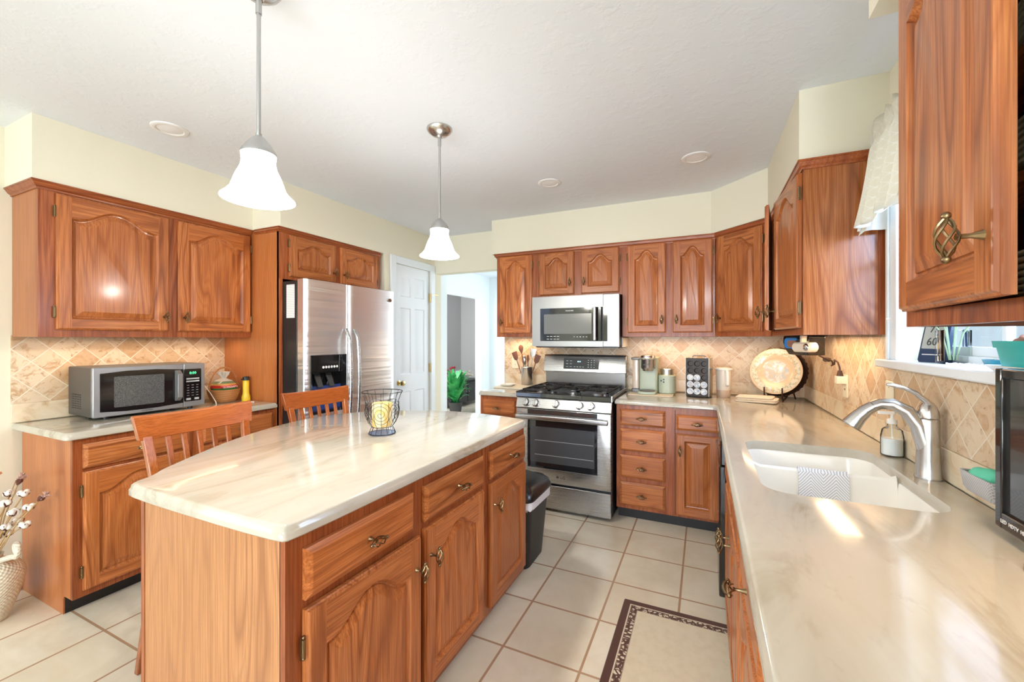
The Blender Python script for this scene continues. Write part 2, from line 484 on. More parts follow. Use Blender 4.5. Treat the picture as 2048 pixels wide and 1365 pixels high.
# soffits
struct(B().box(XL, -2.945, 0.845, 1.925, 2.106, ZC).out('soffit_left', wall_m, smooth=0))
struct(B().box(XL, -2.65, 1.925, 2.95, 2.106, ZC).out('soffit_refrigerator', wall_m, smooth=0))
struct(B().prism([(-1.785, 3.41), (0.048, 3.41), (0.37, 3.09), (0.38, 2.19), (XR, 2.19), (XR, YB), (-1.785, YB)], 2.106, ZC).out('soffit_back', wall_m, smooth=0))
struct(B().box(0.365, XR, -1.2, 1.285, 2.106, ZC).out('soffit_right', wall_m, smooth=0))

# baseboards seen
struct(B().box(XL, XL + 0.014, -0.6, 0.90, 0, 0.09).out('baseboard_left', white_paint, bevel=0.003))

# backsplash tile: local x runs along the wall
def splash(name, loc, rz, W, z0, z1, hole=None):
    if hole:
        b = B(); o = [(0, z0), (W, z0), (W, z1), (0, z1)]
        b.prism(hole, 0.0, 0.008, 'y')
    else:
        b = B().box(0, W, 0, 0.008, z0, z1)
    o = struct(b.out(name, tile_m, loc=loc)); o.rotation_euler = (0, 0, math.radians(rz)); return o


def strip(name, loc, rz, W, z0, z1):
    o = struct(B().box(0, W, -0.004, 0.008, z0, z1).out(name, strip_m, loc=loc, bevel=0.002)); o.rotation_euler = (0, 0, math.radians(rz)); return o


CT = 0.885
splash('backsplash_left', (XL + 0.008, 0.865, 0), 90, 1.06, CT + 0.1, 1.345)
strip('backsplash_strip_left', (XL + 0.008, 0.865, 0), 90, 1.06, CT + 0.001, CT + 0.099)
splash('backsplash_back', (-1.80, YB - 0.008, 0), 0, 2.485, CT + 0.1, 1.36)
strip('backsplash_strip_back', (-1.80, YB - 0.008, 0), 0, 2.485, CT + 0.001, CT + 0.099)
# right wall tile, cut out under and beside the window (local x = 3.722 - Y)
yy = lambda Y: 3.722 - Y
splash('backsplash_right', (XR - 0.008, 3.722, 0), -90, 0, 0, 0,
       hole=[(0, CT + 0.1), (yy(-0.6), CT + 0.1), (yy(-0.6), 1.36), (yy(1.15), 1.36), (yy(1.15), 1.205), (yy(2.155), 1.205), (yy(2.155), 1.36), (0, 1.36)])
strip('backsplash_strip_right', (XR - 0.008, 3.716, 0), -90, 4.3, CT + 0.001, CT + 0.099)

# ---- sink window: casing, stool, frame, sash, panes
win = bpy.data.objects.new('window_1', None); COL.objects.link(win); struct(win)
win.location = (XR, (WY0 + WY1) / 2, WZ0)
L_ = lambda x0, x1, y0, y1, z0, z1: (x0 - XR, x1 - XR, y0 - win.location.y, y1 - win.location.y, z0 - WZ0, z1 - WZ0)
for (a, b_) in ((WY1 - 0.005, WY1 + 0.075), (WY0 - 0.075, WY0 + 0.005)):
    cs = B().box(*L_(XR - 0.018, XR, a, b_, 1.243, WZ1 + 0.07))
    cs.box(*L_(XR - 0.026, XR - 0.018, a + (0.055 if a > 1.6 else 0.0), b_ - (0.0 if a > 1.6 else 0.055), 1.243, WZ1 + 0.07))
    cs.out('window_casing', white_paint, win, bevel=0.003)
B().box(*L_(XR - 0.018, XR, WY0 - 0.075, WY1 + 0.075, WZ1, WZ1 + 0.075)).out('window_casing', white_paint, win, bevel=0.003)
B().rbox(*L_(XR - 0.05, XR + 0.11, WY0 - 0.12, WY1 + 0.11, 1.212, 1.243), 0.006, 2, e=0.004).out('window_sill', white_paint, win)
fr = B()
for y0, y1, z0, z1 in ((WY0, WY0 + 0.035, 1.243, WZ1), (WY1 - 0.035, WY1, 1.243, WZ1), (WY0, WY1, 1.243, 1.27), (WY0, WY1, WZ1 - 0.03, WZ1)):
    fr.box(*L_(XR + 0.075, XR + 0.115, y0, y1, z0, z1))
fr.out('window_frame', white_paint, win, bevel=0.002)
sa = B()
for y0, y1, z0, z1 in ((WY0 + 0.035, WY1 - 0.035, 1.27, 1.30), (WY0 + 0.035, WY1 - 0.035, 1.69, 1.72), ((WY0 + WY1) / 2 - 0.01, (WY0 + WY1) / 2 + 0.01, 1.30, 1.69)):
    sa.box(*L_(XR + 0.085, XR + 0.105, y0, y1, z0, z1))
sa.out('window_sash', white_paint, win, bevel=0.002)
B().box(*L_(XR + 0.094, XR + 0.097, WY0 + 0.03, WY1 - 0.03, 1.262, WZ1 - 0.02)).out('window_pane', pane_m, win)

# ---- pantry door with six panels
door = bpy.data.objects.new('door_1', None); COL.objects.link(door); struct(door)
door.location = (-2.65, 3.10, 0); door.rotation_euler = (0, 0, PI / 2)     # local x -> +Y, local -y -> +X
dw, dh = 0.55, 2.035


def panel_field(b, x0, x1, z0, z1, y=0.0, d=0.008, k=0.022):
    """raised panel in a flat face at y"""
    r = lambda g, t: [(x0 + g, t, z0 + g), (x1 - g, t, z0 + g), (x1 - g, t, z1 - g), (x0 + g, t, z1 - g)]
    b.loops([r(0, y), r(0.008, y + d), r(0.014, y + d), r(k + 0.014, y + 0.002)], c0=False)


b = B()
xs = [0, 0.085, 0.245, 0.305, 0.465, dw]; zs = [0, 0.20, 0.80, 0.97, 1.62, 1.73, 1.93, dh]
for i in range(5):
    for j in range(7):
        hole = i in (1, 3) and j in (1, 3, 5)
        if hole: panel_field(b, xs[i], xs[i + 1], zs[j], zs[j + 1])
        else: b.add([(xs[i], 0, zs[j]), (xs[i + 1], 0, zs[j]), (xs[i + 1], 0, zs[j + 1]), (xs[i], 0, zs[j + 1])], [(0, 1, 2, 3)])
b.add([(0, 0, 0), (dw, 0, 0), (dw, 0.035, 0), (0, 0.035, 0), (0, 0, dh), (dw, 0, dh), (dw, 0.035, dh), (0, 0.035, dh)], [(0, 1, 2, 3), (4, 5, 6, 7), (0, 3, 7, 4), (1, 2, 6, 5), (2, 3, 7, 6)])
b.out('door_leaf', white_paint, door, loc=(0, 0.012, 0.008))
cs = B()
for pr in (((-0.075, 0.0), (0, 2.115)), ((dw, dw + 0.07), (0, 2.115)), ((0.0, dw), (2.045, 2.115))):
    (x0, x1), (z0, z1) = pr
    cs.box(x0, x1, -0.016, 0.0, z0, z1)
cs.out('door_casing', white_paint, door, bevel=0.004)
B().lathe([(0.001, 0), (0.026, 0.001), (0.026, 0.006), (0.009, 0.012), (0.008, 0.03), (0.022, 0.036), (0.028, 0.05), (0.022, 0.064), (0.001, 0.068)], (0.06, 0.012, 0.90), 18, ax='y').out('door_handle', brass_l, door)
for z in (0.25, 1.02, 1.76):
    hb = B().box(dw - 0.012, dw + 0.012, -0.006, 0.012, z - 0.045, z + 0.045); hb.cyl((dw, -0.008, z - 0.047), (dw, -0.008, z + 0.047), 0.006, n=8)
    hb.out('door_hinge', brass_l, door)
B().tube([(dw + 0.004, -0.004, 1.79), (dw + 0.03, -0.05, 1.795), (dw + 0.05, -0.08, 1.79)], 0.004, 6).out('door_stop', brass_l, door)

# ---- hall and the room beyond it
wall_hole('wall_hall', 'y', 3.85, 8.3, -3.62, -3.5, 0, ZC, (4.3, 6.30, 0.0, 2.02), hall_m)
struct(B().box(-3.5, 0.8, 6.6, 6.72, 0, ZC).out('wall_hall_far', hall_m, smooth=0))
struct(B().box(-0.9, -0.78, 3.85, 6.6, 0, ZC).out('wall_hall_right', hall_m, smooth=0))
struct(B().box(-3.5, -2.65, 3.85, 3.97, 0, ZC).out('wall_hall_near', hall_m, smooth=0))
struct(B().box(-5.2, -5.08, 3.2, 8.3, 0, ZC).out('wall_den', gray_wall_m, smooth=0))
struct(B().box(-5.08, -3.62, 8.18, 8.30, 0, ZC).out('wall_den_far', gray_wall_m, smooth=0))

# ------------------------------------------------------------------ cabinet hardware and doors
def knob_mesh(axis):
    b = B(); n = 9; h = 0.027; c = -0.036
    for k in range(5):
        pts = []
        for i in range(n):
            s_ = i / (n - 1); a = 2 * PI * k / 5 + s_ * 2.6; r = 0.0022 + 0.0105 * math.sin(PI * s_) ** 0.8
            pts.append((r * math.cos(a), c + r * math.sin(a), -h + 2 * h * s_))
        b.tube(pts, 0.0019, 5)
    for sg in (-1, 1): b.ball((0, c, sg * (h + 0.003)), 0.0058, 6)
    b.lathe([(0.0075, 0.0), (0.006, 0.004), (0.0035, 0.012), (0.0035, 0.022), (0.005, 0.027)], (0, 0, 0), 8, ax='y')
    if axis == 'x': b.xf(Matrix.Rotation(PI / 2, 4, 'Y'))
    return b.mesh('knob_' + axis, brass)


KN = {'z': knob_mesh('z'), 'x': knob_mesh('x')}
hb = B().box(-0.006, 0.006, -0.004, 0.0, -0.028, 0.028); hb.cyl((0, -0.006, -0.022), (0, -0.006, 0.022), 0.0045, n=8); hb.ball((0, -0.006, 0.026), 0.0045, 5); hb.ball((0, -0.006, -0.026), 0.0045, 5)
HINGE = hb.mesh('hinge', brass)
_cache = {}


def door_mesh(w, h, arch=True, t=0.02, rail=0.055, side=1):
    key = (round(w, 3), round(h, 3), arch, side)
    if key in _cache: return _cache[key]
    nt = 25; ah = min(0.068, h * 0.16) if arch else 0.0

    def fa(s):
        s = min(1, max(0, (s - 0.04) / 0.92)); q = min(1.0, 2.12 * min(s, 1 - s))
        return 0.5 - 0.5 * math.cos(PI * q)

    def rect(g, y):
        T = [(w - rail - (w - 2 * rail) * i / (nt - 1), y, h - g) for i in range(nt)]
        return [(g, y, g), (rail, y, g), (w - rail, y, g), (w - g, y, g), (w - g, y, rail), (w - g, y, h - g)] + T + [(g, y, h - g), (g, y, rail)]

    def arc(g, y):
        x0, x1, z0 = rail + g, w - rail - g, rail + g; zt = h - rail * 0.82 - ah - g
        T = [(x1 - (x1 - x0) * i / (nt - 1), y, zt + ah * fa(i / (nt - 1))) for i in range(nt)]
        return [(x0, y, z0), (x0, y, z0), (x1, y, z0), (x1, y, z0), (x1, y, z0), T[0]] + T + [T[-1], (x0, y, z0)]
    b = B()
    L = [rect(0, 0), rect(0, -t + 0.008), rect(0.004, -t + 0.006), rect(0.006, -t + 0.001), rect(0.009, -t)]
    b.loops(L, c0=True, c1=False)
    o = len(b.f)
    b.loops([rect(0.009, -t), arc(0, -t)], c0=False, c1=False)
    for k in range(o, len(b.f)):          # top and bottom rails run level
        i = k - o
        if i == 1 or 6 <= i < 6 + nt - 1: b.m[k] = 1
    b.loops([arc(0, -t), arc(0.003, -t + 0.004), arc(0.009, -t + 0.0125), arc(0.014, -t + 0.0135), arc(0.0155, -t + 0.0095), arc(0.042, -t + 0.0015)], c0=False, c1=True)
    if side < 0:
        for i in range(len(b.v)):
            x, y, z = b.v[i]; b.v[i] = (x - w, y, z)
    me = b.mesh('cabinet_door', [oak_v, oak_h], 0)
    bm = bmesh.new(); bm.from_mesh(me); bmesh.ops.remove_doubles(bm, verts=bm.verts, dist=1e-6); bmesh.ops.recalc_face_normals(bm, faces=bm.faces); bm.to_mesh(me); bm.free()
    me.polygons.foreach_set('use_smooth', [True] * len(me.polygons)); me.set_sharp_from_angle(angle=math.radians(15)); me.update()
    _cache[key] = me
    return _cache[key]


def drawer_mesh(w, h, t=0.02):
    key = ('d', round(w, 3), round(h, 3))
    if key in _cache: return _cache[key]
    r = lambda g, y: [(g, y, g), (w - g, y, g), (w - g, y, h - g), (g, y, h - g)]
    b = B().loops([r(0, 0), r(0, -t + 0.009), r(0.004, -t + 0.007), r(0.013, -t + 0.001), r(0.016, -t)])
    _cache[key] = b.mesh('drawer_front', oak_h, 0)
    return _cache[key]


def add_door(root, x0, x1, z0, z1, hinge='L', arch=True, open_=0.0, knob=None, hz=None, y=0.0, knobz=None, hinges=True):
    """knob: None = at the opposite side of the hinge. knobz: height above the door's bottom"""
    w_, h_ = x1 - x0, z1 - z0; sd = 1 if hinge == 'L' else -1
    o = link('door', door_mesh(w_, h_, arch, side=sd), root, loc=(x0 if sd > 0 else x1, y - 0.0015, z0))
    o.rotation_euler = (0, 0, -sd * math.radians(open_))
    if knob is not False:
        kz = knobz if knobz is not None else 0.085
        link('knob', KN['z'], o, loc=(sd * (w_ - 0.028), -0.02, kz))
    if hinges:
        for z in (0.09, h_ - 0.09) if h_ > 0.35 else (0.06, h_ - 0.06):
            link('hinge', HINGE, o, loc=(-sd * 0.005, -0.006, z))
    return o


def add_drawer(root, x0, x1, z0, z1, y=0.0):
    o = link('drawer', drawer_mesh(x1 - x0, z1 - z0), root, loc=(x0, y - 0.0015, z0))
    link('knob', KN['x'], o, loc=((x1 - x0) / 2, -0.02, (z1 - z0) / 2))
    return o


def carcass(root, W, D, z0, z1, holes=(), open_front=False, side_mat=None, stile=0.045):
    """face at y=0; box behind. open_front leaves a hollow inside"""
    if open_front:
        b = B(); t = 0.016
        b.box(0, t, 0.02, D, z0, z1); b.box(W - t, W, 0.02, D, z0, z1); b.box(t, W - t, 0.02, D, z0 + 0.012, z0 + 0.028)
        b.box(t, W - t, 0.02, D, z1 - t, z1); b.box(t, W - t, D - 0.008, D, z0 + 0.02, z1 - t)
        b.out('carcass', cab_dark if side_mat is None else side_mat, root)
        f = B(); s_ = stile
        f.box(0, s_, 0, 0.02, z0, z1); f.box(W - s_, W, 0, 0.02, z0, z1); f.box(s_, W - s_, 0, 0.02, z0, z0 + 0.032); f.box(s_, W - s_, 0, 0.02, z1 - 0.04, z1)
        f.out('face_frame', oak_f, root, bevel=0.001)
    else:
        B().box(0, W, 0.02, D, z0, z1).out('carcass', side_mat or oak_plain, root, bevel=0.001)
        B().box(0, W, 0, 0.02, z0, z1).out('face_frame', oak_f, root, bevel=0.001)


def crown(root, path, z0=2.066, z1=2.106, name='crown_molding', proj=0.03):
    """moulding swept along a path of (x, y, nx, ny) with outward mitre vectors"""
    prof = [(0.0, z0), (0.006, z0), (0.008, z0 + 0.008), (0.016, z0 + 0.014), (proj - 0.004, z0 + 0.03), (proj, z0 + 0.032), (proj, z1 - 0.001), (0.0, z1 - 0.001)]
    L = [[(x + nx * p, y + ny * p, z) for p, z in prof] for x, y, nx, ny in path]
    return B().loops(L).out(name, oak_fh, root, smooth=20)


# ---- left wall cabinet (two arched doors)
c = thing('wall_cabinet', 'two-door oak wall cabinet above the silver countertop microwave', 'cabinet', (-2.965, 0.87, 0), 90)
carcass(c, 1.053, 0.312, 1.335, 2.085)
add_door(c, 0.06, 0.543, 1.372, 2.058, 'L'); add_door(c, 0.593, 1.042, 1.372, 2.058, 'R')
crown(c, [(0, 0.312, -1, 0), (0, 0, -1, -1), (1.053, 0, 0.0, -1)])
# ---- refrigerator surround
c = thing('refrigerator_cabinet', 'tall oak refrigerator surround with two small doors over the refrigerator', 'cabinet', (-2.665, 1.925, 0), 90)
B().box(0, 0.02, 0.0, 0.612, 0.0, 2.10).out('side_panel', oak_plain, c, bevel=0.001)
B().box(0.02, 1.0, 0.02, 0.612, 1.745, 2.10).out('carcass', oak_plain, c)
B().box(0.0, 0.985, -0.001, 0.02, 1.745, 2.10).out('face_frame', oak_f, c)
B().box(0.0, 0.027, -0.001, 0.02, 0.0, 1.745).out('stile', oak_f, c)
add_door(c, 0.075, 0.475, 1.767, 2.062, 'L', knobz=0.075); add_door(c, 0.525, 0.935, 1.767, 2.062, 'R', knobz=0.075)
crown(c, [(0, 0.25, -1, 0), (0, 0, -1, -1), (0.985, 0, 0, -1)], z0=2.07, proj=0.012)
# ---- left base cabinet
c = thing('base_cabinet', 'two-door oak base cabinet under the countertop microwave', 'cabinet', (-2.70, 0.91, 0), 90)
BW = 1.012
B().box(0.0, BW, 0.02, 0.572, 0.09, 0.848).out('carcass', oak_plain, c, bevel=0.001)
B().prism([(0.02, 0.848), (0.572, 0.848), (0.572, 0.0), (0.095, 0.0), (0.095, 0.075), (0.085, 0.09), (0.02, 0.09)], -0.006, 0.0, 'x').out('end_panel', oak_plain, c)
B().box(-0.006, BW, 0, 0.02, 0.09, 0.848).out('face_frame', oak_f, c)
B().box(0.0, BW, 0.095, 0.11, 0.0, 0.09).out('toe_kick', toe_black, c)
for x0, x1, h in ((0.028, 0.478, 'L'), (0.545, 0.985, 'R')):
    add_drawer(c, x0, x1, 0.705, 0.822)
    add_door(c, x0, x1, 0.122, 0.688, h, knobz=0.48)
# ---- stove wall uppers: face plane Y = 3.42
UF = 3.42; UD = 0.30
def upper(label, x0, x1, z0, z1, doors, side=None):
    c = thing('wall_cabinet', label, 'cabinet', (x0, UF, 0)); W_ = x1 - x0
    carcass(c, W_, UD, z0, z1, side_mat=side)
    for a, b_, zz0, h in doors: add_door(c, a - x0, b_ - x0, zz0, 2.072, h, knobz=0.1)
    return c
c = upper('narrow single-door oak wall cabinet left of the built-in microwave', -1.735, -1.345, 1.343, 2.09, [(-1.70, -1.385, 1.375, 'R')])
crown(c, [(0, UD, -1, 0), (0, 0, -1, -1), (0.39, 0, 0, -1)], proj=0.024)
c = upper('short two-door oak wall cabinet directly above the built-in microwave', -1.345, -0.60, 1.686, 2.09, [(-1.312, -1.0, 1.705, 'L'), (-0.935, -0.622, 1.705, 'R')])
crown(c, [(0, 0, 0, -1), (0.745, 0, 0, -1)], proj=0.024)
c = upper('tall two-door oak wall cabinet above the green coffee maker', -0.60, 0.075, 1.343, 2.09, [(-0.556, -0.268, 1.374, 'L'), (-0.218, 0.058, 1.374, 'R')])
crown(c, [(0, 0, 0, -1), (0.675, 0, 0.40, -1)], proj=0.024)
# diagonal corner cabinet
c = thing('corner_cabinet', 'diagonal corner oak wall cabinet with one arched door', 'cabinet', (0.077, UF, 0), -44)
dx, dy = 0.393 - 0.077, UF - 3.115; DL = math.hypot(dx, dy); c.rotation_euler = (0, 0, -math.atan2(dy, dx))
Mi = Matrix.Rotation(math.atan2(dy, dx), 4, 'Z')
pl = [Mi @ Vector((px_ - 0.077, py_ - UF, 0)) for px_, py_ in ((0.078, UF + 0.001), (0.393, 3.116), (0.665, 3.116), (0.665, 3.70), (0.078, 3.70))]
B().prism([(p.x, p.y + 0.012) for p in pl], 1.343, 2.09).out('carcass', oak_plain, c)
B().box(0.004, DL - 0.004, 0, 0.02, 1.343, 2.09).out('face_frame', oak_f, c)
add_door(c, 0.035, DL - 0.055, 1.375, 2.072, 'R', knobz=0.1)
crown(c, [(0, 0, -0.40, -1), (DL, 0, 0.40, -1)], proj=0.024)
# right wall cabinet beside the window: both doors ajar
c = thing('wall_cabinet', 'oak wall cabinet left of the window with both doors ajar', 'cabinet', (0.395, 3.11, 0), -90)
W_ = 3.11 - 2.19
carcass(c, W_, 0.288, 1.343, 2.09, open_front=True)
B().box(0.02, W_ - 0.02, 0.03, 0.28, 1.70, 1.718).out('shelf', oak_h, c)
B().box(W_, W_ + 0.006, 0.0, 0.292, 1.343, 2.09).out('end_panel', oak_side, c)
B().box(W_ + 0.006, W_ + 0.011, 0.255, 0.292, 1.343, 2.09).out('end_stile', oak_f, c)
add_door(c, 0.03, 0.46, 1.374, 2.062, 'L', open_=9.5, knobz=0.1)
add_door(c, 0.475, W_ - 0.02, 1.374, 2.062, 'R', open_=4.5, knobz=0.1)
crown(c, [(0, 0, 0.40, -1), (W_ + 0.006, 0, 1, -1), (W_ + 0.006, 0.29, 1, 0)], proj=0.024)
# near right wall cabinet, left door ajar
c = thing('wall_cabinet', 'nearest oak wall cabinet at the right edge with its door ajar over plates', 'cabinet', (0.388, 1.146, 0), -90)
W_ = 0.446
carcass(c, W_, 0.294, 1.350, 2.09, open_front=True, stile=0.04)
for z in (1.565, 1.755): B().box(0.018, W_ - 0.018, 0.05, 0.286, z, z + 0.016).out('shelf', oak_h, c)
add_door(c, 0.022, 0.412, 1.381, 2.062, 'L', open_=4.6, knobz=0.083)
crown(c, [(0, 0.294, -1, 0), (0, 0, -1, -1), (W_, 0, 0, -1)], proj=0.026)
# plates inside it (world coordinates)
plate_cream = plain('cream_stoneware', (0.62, 0.58, 0.42), 0.3)
_pm = B().lathe([(0.001, 0.0), (0.06, 0.0), (0.075, 0.006), (0.115, 0.016), (0.117, 0.019), (0.075, 0.011), (0.06, 0.006), (0.001, 0.005)], n=28).mesh('plate', plate_cream)
for zb, n, wh in ((1.3785, 7, 'bottom'), (1.5815, 7, 'middle'), (1.7715, 6, 'top')):
    for k in range(n):
        p = link('plate', _pm, loc=(0.555, 0.89, zb + k * 0.0105))
        tag(p, f'cream plate in the {wh}-shelf stack of the nearest wall cabinet', 'plate', f'plates stacked on the {wh} shelf')

# ---- stove run base cabinets (face Y = 3.10)
BF = 3.10
def base(label, x0, x1, loc=None, rz=0, D=0.60, top=0.848):
    c = thing('base_cabinet', label, 'cabinet', loc or (x0, BF, 0), rz); W_ = x1 - x0
    B().box(0, W_, 0.02, D, 0.09, top).out('carcass', oak_plain, c, bevel=0.001)
    B().box(0, W_, 0, 0.02, 0.09, 0.848).out('face_frame', oak_f, c)
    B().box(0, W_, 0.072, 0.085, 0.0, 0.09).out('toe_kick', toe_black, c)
    return c, W_
c, W_ = base('oak base cabinet with one drawer left of the stove', -1.73, -1.362)
add_drawer(c, 0.03, 0.325, 0.69, 0.815); add_door(c, 0.03, 0.325, 0.12, 0.67, 'L', knobz=0.47)
c, W_ = base('oak drawer base with four stacked drawers right of the stove', -0.585, -0.205)
for z0, z1 in ((0.697, 0.815), (0.514, 0.673), (0.320, 0.481), (0.118, 0.287)): add_drawer(c, 0.027, 0.338, z0, z1)
c, W_ = base('corner oak base cabinet with a drawer over a narrow square-panel door', -0.205, 0.105)
add_drawer(c, 0.03, 0.295, 0.695, 0.80); add_door(c, 0.028, 0.297, 0.108, 0.668, 'R', arch=False, knobz=0.45)
B().box(0.020, 0.025, -0.001, 0.0005, 0.1, 0.83).out('panel_gap', gap_dark, c)
# ---- sink run (face X = 0.108)
RF = 0.108
def rbase(label, y1, y0, top=0.848):
    return base(label, 0, y1 - y0, (RF, y1, 0), -90, 0.56, top)
c, W_ = rbase('oak sink base with two doors under the double sink', 2.155, 1.315, 0.64)
for xa, xb in ((0.03, 0.40), (0.44, 0.81)): link('false_drawer', drawer_mesh(xb - xa, 0.115), c, loc=(xa, -0.0015, 0.70))
add_door(c, 0.03, 0.415, 0.12, 0.675, 'L', knobz=0.45); add_door(c, 0.425, 0.81, 0.12, 0.675, 'R', knobz=0.45)
c, W_ = rbase('oak base cabinet with drawer and door in front of the small black television', 1.31, 0.82)
add_drawer(c, 0.03, 0.46, 0.70, 0.815); add_door(c, 0.03, 0.46, 0.12, 0.675, 'L', knobz=0.45)
c, W_ = rbase('nearest oak base cabinet of the sink run at the bottom right', 0.815, 0.0)
add_drawer(c, 0.03, 0.39, 0.70, 0.815); add_drawer(c, 0.42, 0.785, 0.70, 0.815)
add_door(c, 0.03, 0.40, 0.12, 0.675, 'L', knobz=0.45); add_door(c, 0.41, 0.785, 0.12, 0.675, 'R', knobz=0.45)
# dishwasher
c = thing('dishwasher', 'black dishwasher between the corner cabinet and the sink base', 'dishwasher', (0.10, 2.80, 0), -90)
B().box(0, 0.60, 0.03, 0.58, 0.09, 0.846).out('body', black_sat, c)
B().rbox(0, 0.60, -0.035, 0.03, 0.10, 0.72, 0.008, 3, 'z', 0.004).out('door', black_gloss, c)
B().rbox(0, 0.60, -0.03, 0.03, 0.725, 0.843, 0.008, 3, 'z', 0.004).out('control_panel', black_gloss, c)
B().box(0.01, 0.59, 0.05, 0.07, 0.0, 0.09).out('toe_kick', toe_black, c)

# ---- island
c = thing('kitchen_island', 'oak kitchen island with three drawers over three arched doors', 'island', (-0.905, 0.67, 0), 90)
IW = 1.44
B().box(0.006, IW, 0.02, 0.635, 0.05, 0.846).out('carcass', oak_plain, c)
B().box(0.0, 0.006, 0.018, 0.622, 0.05, 0.846).out('end_panel', oak_panel, c)
B().box(-0.002, 0.02, 0.622, 0.640, 0.02, 0.846).out('corner_trim', oak_f, c)
B().box(0.0, IW, 0, 0.02, 0.05, 0.846).out('face_frame', oak_f, c)
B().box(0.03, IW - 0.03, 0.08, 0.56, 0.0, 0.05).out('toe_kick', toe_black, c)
for x0, x1, h in ((0.045, 0.465, 'L'), (0.525, 0.953, 'R'), (1.02, 1.425, 'R')):
    add_drawer(c, x0, x1, 0.678, 0.806)
    add_door(c, x0, x1 + (0.015 if x0 < 0.1 else 0), 0.085, 0.655, h, knobz=0.47, open_=2.2 if x0 < 0.1 else 0)

# ------------------------------------------------------------------ worktops
def offset(poly, d):
    """inset a counter-clockwise polygon by d (mitred)"""
    n = len(poly); out = []
    for i in range(n):
        a, b_, c_ = Vector(poly[i - 1]), Vector(poly[i]), Vector(poly[(i + 1) % n])
        e1 = (b_ - a).normalized(); e2 = (c_ - b_).normalized()
        n1 = Vector((-e1.y, e1.x)); n2 = Vector((-e2.y, e2.x))
        m_ = n1 + n2; k = max(0.25, m_.length_squared / 2)
        out.append(tuple(b_ + m_ / (m_.length_squared / 2 if m_.length_squared > 0.5 else k) * d))
    return out


def round_poly(poly, radii, n=6):
    out = []
    m_ = len(poly)
    for i in range(m_):
        p0, p, p1 = Vector(poly[i - 1]), Vector(poly[i]), Vector(poly[(i + 1) % m_]); r = radii[i] if isinstance(radii, (list, tuple)) else radii
        if r <= 0: out.append(tuple(p)); continue
        a = p + (p0 - p).normalized() * r; b_ = p + (p1 - p).normalized() * r
        for k in range(n + 1):
            t = k / n; q = a * (1 - t) ** 2 + p * 2 * t * (1 - t) + b_ * t * t; out.append(tuple(q))
    return out


def slab(name, poly, z0, z1, mat, label, cat, hole=None, prof=None):
    prof = prof or [(0.004, z0), (0.0, z0 + 0.004), (0.0, z0 + 0.020), (0.004, z0 + 0.025), (0.006, z1 - 0.004), (0.010, z1 - 0.0008), (0.014, z1)]
    b = B(); L = [[(x, y, z) for x, y in offset(poly, d)] for d, z in prof]
    if hole:
        b.loops(L, c0=False, c1=False)
        bm = bmesh.new()
        for z in (z1, z0):
            vs = [bm.verts.new((x, y, z)) for x, y in (offset(poly, prof[-1][0]) if z == z1 else offset(poly, prof[0][0]))]
            hs = [bm.verts.new((x, y, z)) for x, y in hole]
            es = [bm.edges.new((l[i], l[(i + 1) % len(l)])) for l in (vs, hs) for i in range(len(l))]
            bmesh.ops.triangle_fill(bm, use_beauty=True, edges=es)
        bm.verts.index_update()
        b.add([v_.co for v_ in bm.verts], [[v_.index for v_ in f.verts] for f in bm.faces]); bm.free()
        b.loops([[(x, y, z1) for x, y in hole], [(x, y, z0) for x, y in hole]], c0=False, c1=False)
    else:
        b.loops(L)
    me = b.mesh(name, mat, 40)
    if hole:
        bm = bmesh.new(); bm.from_mesh(me); bmesh.ops.remove_doubles(bm, verts=bm.verts, dist=1e-5); bmesh.ops.recalc_face_normals(bm, faces=bm.faces); bm.to_mesh(me); bm.free()
        me.set_sharp_from_angle(angle=math.radians(40))
    return tag(link(name, me), label, cat)


ZB, ZT = 0.85, 0.885
slab('countertop', round_poly([(-3.278, 0.87), (-2.675, 0.87), (-2.675, 1.922), (-3.278, 1.922)], [0, 0.03, 0, 0]), ZB, ZT, marble_c,
     'cream marble worktop on the left wall base cabinet', 'countertop')
slab('countertop', round_poly([(-1.735, 3.07), (-1.357, 3.07), (-1.357, 3.728), (-1.735, 3.728)], [0.02, 0, 0, 0]), ZB, ZT, marble_c,
     'short cream worktop left of the stove under the utensil crock', 'countertop')
SX0, SX1, SY0, SY1 = 0.158, 0.585, 1.40, 2.075
hole = rrect(SX0, SX1, SY0, SY1, 0.075, 8)
slab('countertop', [(-0.592, 3.07), (0.055, 3.07), (0.075, 3.05), (0.075, -0.25), (0.686, -0.25), (0.686, 3.728), (-0.592, 3.728)], ZB, ZT, marble_c,
     'long L-shaped cream marble worktop around the sink corner', 'countertop', hole=hole)
isl = [(-1.575, 0.645), (-0.905, 0.645), (-0.878, 0.672), (-0.872, 1.4), (-0.868, 2.06), (-0.895, 2.10), (-1.03, 2.135), (-1.25, 2.165), (-1.51, 2.14), (-1.75, 2.01), (-1.92, 1.855),
       (-1.985, 1.72), (-2.0, 1.58), (-1.982, 1.43), (-1.925, 1.24), (-1.862, 1.095), (-1.785, 0.955), (-1.705, 0.825), (-1.665, 0.765), (-1.635, 0.735), (-1.618, 0.71), (-1.605, 0.672)]


def smooth_poly(P, it=2, keep=()):
    for _ in range(it):
        Q = []
        for i in range(len(P)):
            a, b_ = Vector(P[i]), Vector(P[(i + 1) % len(P)])
            Q += [tuple(a * 0.78 + b_ * 0.22), tuple(a * 0.22 + b_ * 0.78)]
        P = Q
    return P


slab('island_countertop', smooth_poly(isl, 2), 0.847, 0.885, marble_i, 'cream marble island worktop with a bowed seating side', 'countertop')

